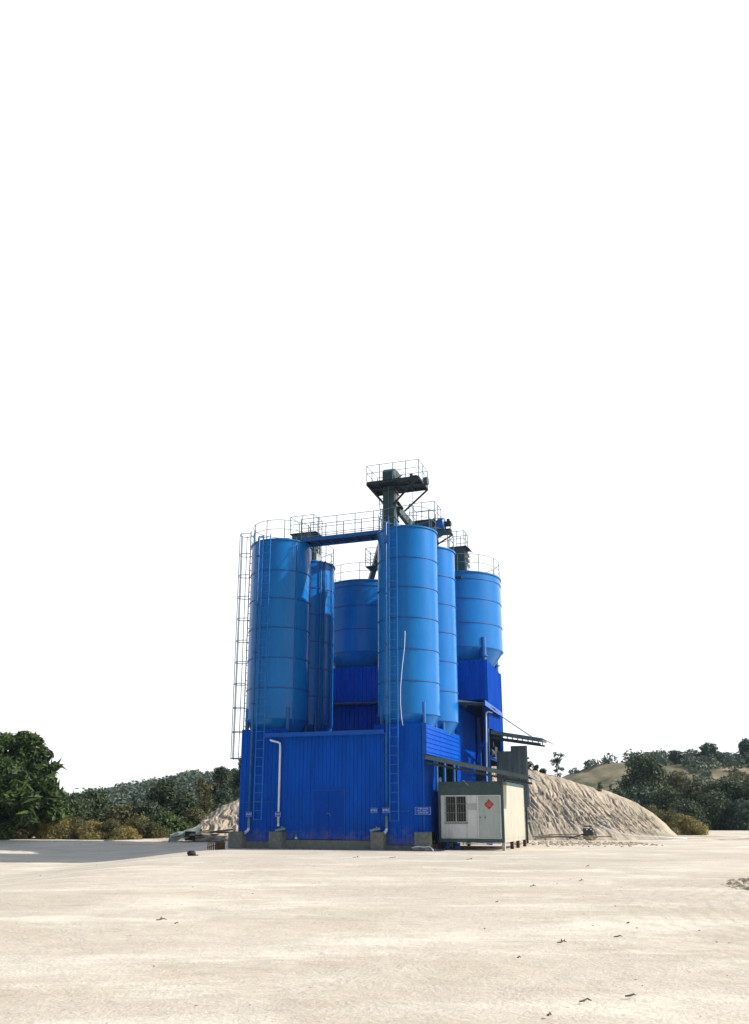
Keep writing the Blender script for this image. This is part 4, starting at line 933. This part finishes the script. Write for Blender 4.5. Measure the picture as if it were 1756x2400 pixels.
# airy eucalyptus-like trees next to the building's left edge
for k, (px, pw, yt, Y, mat, nl, lb) in enumerate(((508, 56, 1803, 82, 'blue', 5200, 'tall airy blue-green tree left of the building, standing behind the dirt mound'),
                      (566, 40, 1776, 78, 'dark', 4200, 'tall thin dark tree whose crown shows right at the left wall of the building'),
                      (478, 40, 1835, 80, 'olive', 2500, 'lower thin brownish tree beside the airy blue-green tree'),
                      (535, 46, 1808, 84, 'blue', 3600, 'blue-green tree between the tall airy tree and the building'))):
    qq = random.Random(40+k); h = H(yt, Y); wd = pw*Y/2068; bl = []
    for i in range(46):
        z = qq.random(); a = qq.random()*6.28; s = qq.random()**.5*wd*.5*(1-.45*abs(z-.45))
        bl.append(((s*math.cos(a), s*math.sin(a), h*(.18+.8*z)), qq.uniform(.22, .5), (1, 1, .9)))
    tree('slender_tree', lb, 'tree', P(px, Y), Y, bl, nl, .2, mat, 60+k, (h*.85, .12))
# golden scrub row at the left
for k, (px, pw, yt, Y, mat, lb) in enumerate(((-10, 90, 1925, 58.5, 'olive', 'olive scrub bush cut by the left edge under the big tree'), (48, 84, 1914, 58.5, 'olive', 'olive scrub bush near the left edge, below the big tree'), (98, 84, 1903, 59, 'gold', 'tall golden scrub bush in front of the big left tree'),
      (142, 80, 1911, 58.6, 'gold', 'golden scrub bush just right of the tallest golden one'), (186, 76, 1914, 59, 'olive', 'olive scrub bush between two golden ones'), (222, 72, 1922, 58, 'gold', 'rounded golden scrub bush standing forward on the dirt'),
      (262, 64, 1916, 58.2, 'olive', 'dark olive scrub bush next to the rounded golden one'), (292, 70, 1936, 57.5, 'gold', 'low bright yellow scrub bush at the right end of the scrub row'), (318, 60, 1920, 60.5, 'olive', 'olive scrub bush behind the bright yellow one'), (362, 60, 1925, 60, 'olive', 'low olive scrub bush right of the yellow ones'))):
    qq = random.Random(80+k); h = H(yt, Y); wd = pw*Y/2068
    tree('scrub_bush', lb, 'bush', P(px, Y), Y, dome(qq, wd, h-.2, 34, .26, .48), 5200, .13, mat, 90+k, None, aspect=.35)
# tree on the mound and small bushes on its crest
Y = 65
qq = random.Random(3); bl = []
for i in range(34):
    z = qq.random(); a = qq.random()*6.28; s = qq.random()*.5*(1-.3*z)
    bl.append(((s*math.cos(a)+.15*math.sin(z*9), s*math.sin(a), .15+1.75*z), qq.uniform(.10, .2), (1, 1, .8)))
tree('young_tree', 'small spindly young tree standing alone on the crest of the dirt mound', 'tree', P(1311, Y), Y, bl, 900, .12, 'blue', 33, (1.5, .04), z0=4.2)
for k, (px, w_, z, lb) in enumerate(((1243, .7, 5.0, 'small bush on the mound crest touching the grey screen'), (1262, .5, 4.85, 'small bush on the mound crest between the screen and the young tree'), (1278, .4, 4.65, 'smallest bush on the mound crest left of the young tree'), (1411, .55, 2.95, 'small dark bush behind the mound crest right of the young tree'))):
    tree('crest_bush', lb, 'bush', P(px, Y), Y, dome(random.Random(k), w_, w_*(.75 if k < 3 else 2), 10, .1, .2), 500, .1, 'dark', 300+k, None, z0=z-.1)
# bushes at the right foot of the mound
for k, (px, pw, yt, Y, mat, lb) in enumerate(((1552, 84, 1893, 68, 'olive', 'olive bush on the right shoulder of the mound'), (1598, 60, 1914, 71, 'gold', 'low golden bush at the right foot of the mound'), (1624, 50, 1926, 70, 'gold', 'smallest golden bush at the very right foot of the mound'), (1532, 60, 1884, 76, 'olive', 'dark bush behind the right shoulder of the mound'))):
    tree('scrub_bush', lb, 'bush', P(px, Y), Y, dome(random.Random(50+k), pw*Y/2068, H(yt, Y), 26, .3, .6), 3600, .17, mat, 400+k, None, aspect=.4)
# right-hand dark wood: individual trees
row([
 (1520, 130, 1757, 108, 'dark', 80, 1.0, 1.9, .38, 11000, 'round_tree', 'big round dark tree with the highest crown right of the mound', (4, .3)),
 (1500, 80, 1835, 100, 'blue', 45, .8, 1.5, .34, 6000, 'round_tree', 'dark blue-green tree just behind the mound slope, left of the big round tree', (3, .2)),
 (1452, 50, 1846, 104, 'blue', 30, .6, 1.1, .32, 4000, 'bush', 'dark blue-green thicket just over the right slope of the mound', None),
 (1590, 120, 1800, 122, 'olive', 60, .9, 1.6, .38, 7500, 'round_tree', 'hazy olive tree behind the big round dark tree, to its right', (4, .25)),
 (1665, 130, 1812, 120, 'far', 60, .9, 1.6, .38, 7500, 'round_tree', 'pale hazy tree below the highest tree of the far right hill', (4, .25)),
 (1740, 120, 1800, 118, 'olive', 60, .9, 1.6, .38, 7500, 'round_tree', 'hazy olive tree behind the trees at the right edge', (4, .25)),
 (1490, 90, 1805, 125, 'far', 45, .9, 1.5, .38, 5500, 'round_tree', 'hazy tree behind the left flank of the big round dark tree', (4, .25)),
 (1570, 110, 1838, 98, 'dark', 50, .8, 1.5, .32, 7000, 'round_tree', 'dark tree in front of the big round tree', (3, .2)),
 (1640, 130, 1822, 100, 'olive', 60, .9, 1.6, .34, 8500, 'round_tree', 'broad olive tree in the middle of the right-hand wood', (3, .25)),
 (1710, 120, 1815, 98, 'dark', 60, .9, 1.6, .34, 8500, 'round_tree', 'broad dark tree near the right edge', (3, .25)),
 (1675, 90, 1850, 94, 'dark', 45, .8, 1.4, .30, 6500, 'round_tree', 'lower dark tree in front, behind the tiny white cone', (2.5, .2)),
 (1790, 120, 1800, 96, 'dark', 60, .9, 1.7, .34, 7000, 'round_tree', 'dark tree cut by the right edge', (3, .25)),
 (1610, 100, 1870, 92, 'dark', 45, .7, 1.2, .28, 6500, 'bush', 'low dark bush at the left foot of the right-hand wood', None),
 (1745, 100, 1868, 92, 'blue', 45, .7, 1.2, .28, 6000, 'bush', 'low blue-green bush at the right edge below the trees', None),
])
# hills with their woods
def hill(name, tab, Yc, dep, mat, x0, x1, amp=.6, foot=0.0):
    bm = bmn(); nx, ny = 160, 30; rows = []
    for j in range(ny+1):
        r_ = []
        for i in range(nx+1):
            x = x0+(x1-x0)*i/nx; t = j/ny; y = Yc-dep+t*dep*2
            f = math.sin(min(1, t*2)*math.pi/2) if t < .5 else 1-(t-.5)*.8
            z = lerp_tab(tab, x)*f+amp*fb(x*.05, y*.05, 3)*min(1, t*6)
            r_.append(bm.verts.new((x, y, z-(.6 if j == 0 else 0))))
        rows.append(r_)
    for A, B in zip(rows, rows[1:]):
        for i in range(nx): bm.faces.new((A[i], A[i+1], B[i+1], B[i]))
    o = link(name, bm, mat, smooth=True); o['kind'] = 'structure'; return lambda x, y: lerp_tab(tab, x)*math.sin(min(1, max(0, (y-Yc+dep)/dep))*math.pi/2)
HM = M('scrubby_hill_soil', (0.38, 0.30, 0.20), rough=.95, spec=.1, scale=.12, col2=(0.10, 0.115, 0.065), thr=(.38, .62), bump=1.0, bscale=.8)
Yh = 210
tabL = [(P(px, Yh), H(py, Yh)-4.6) for px, py in ((-300, 1885), (100, 1880), (258, 1858), (282, 1848), (324, 1838), (352, 1832), (398, 1823), (430, 1818), (462, 1808), (504, 1804), (542, 1803), (700, 1800), (900, 1810), (1100, 1850), (1200, 1890))]
hl = hill('hills', tabL, Yh, 60, HM, P(-300, Yh), P(1200, Yh))
Yr = 155
tabR = [(P(px, Yr), H(py, Yr)-.4) for px, py in ((1100, 1880), (1250, 1850), (1330, 1820), (1352, 1815), (1370, 1805), (1400, 1795), (1420, 1790), (1464, 1785), (1520, 1785), (1600, 1783), (1650, 1784), (1700, 1781), (1760, 1778), (2100, 1770))]
hr = hill('hills', tabR, Yr, 42, HM, P(1100, Yr), P(2100, Yr), 1.0)
def wood(name, label, n, xr, yr, hf, r0, r1, nl, leaf, mat, seed, dens=None, lift=.6):
    q = random.Random(seed); bl = []
    while len(bl) < n:
        x, y = q.uniform(*xr), q.uniform(*yr)
        if dens and q.random() > dens(x, y): continue
        r = q.uniform(r0, r1); bl.append(((x, y, hf(x, y)+r*lift), r, (1, 1, 1.1)))
    me = foliage(bl, nl, leaf, seed, .6, .2); me.materials.append(LM[mat]); me.name = name
    o = bpy.data.objects.new(name, me); COL.objects.link(o); tag(o, label, 'wood', None, 'stuff')
wood('far_wood', 'far wood covering the ridge on the left', 800, (P(150, Yh), P(640, Yh)), (Yh-50, Yh+8), hl, 1.3, 2.6, 60000, .8, 'far', 1)
wood('far_wood', 'scrubby wood patches on the far right hill', 190, (P(1340, Yr), P(1900, Yr)), (Yr-36, Yr+4), hr, .7, 1.6, 24000, .5, 'far', 2, dens=lambda x, y: (.9 if x > P(1490, Yr) or y > Yr-8 else .0) if fb(x*.07, y*.07, 8) > -.1 else .03, lift=.2)

# ------------------------------------------------------------------ air
b = bmn(); box(b, (-760, -340, -3), (760, 700, 45)); hz_ = link('haze', b, [])
hm = bpy.data.materials.new('thin_haze'); hm.use_nodes = True; t = hm.node_tree; t.nodes.remove(t.nodes['Principled BSDF'])
pv = t.nodes.new('ShaderNodeVolumePrincipled'); pv.inputs['Color'].default_value = (0.62, 0.85, 1.0, 1); pv.inputs['Density'].default_value = 0.0002; pv.inputs['Anisotropy'].default_value = 0.2
t.links.new(pv.outputs[0], t.nodes['Material Output'].inputs['Volume']); hz_.data.materials.append(hm); hz_['kind'] = 'stuff'

for k, (px, pw, yt, yb, lb) in enumerate(((1676, 70, 1749, 1812, 'round tree standing up highest on the far right hill'), (1598, 28, 1765, 1790, 'small separate tree on the far right hill line'), (1768, 60, 1742, 1800, 'tree on the far right hill cut by the right edge'), (1619, 76, 1780, 1815, 'low rounded dark thicket on the far right hill between two trees'))):
    Y = 145; z = H(yb, Y); hh = H(yt, Y)-z; w_ = pw*Y/2068
    tree('hill_tree', lb, 'tree', P(px, Y), Y, dome(random.Random(60+k), w_*.95, hh*1.02, 46 if k != 1 else 14, .55, 1.0, base=.2), 7000 if k != 1 else 1500, .36, 'blue' if k < 3 else 'far', 820+k, (hh*.6, .18), z0=z)
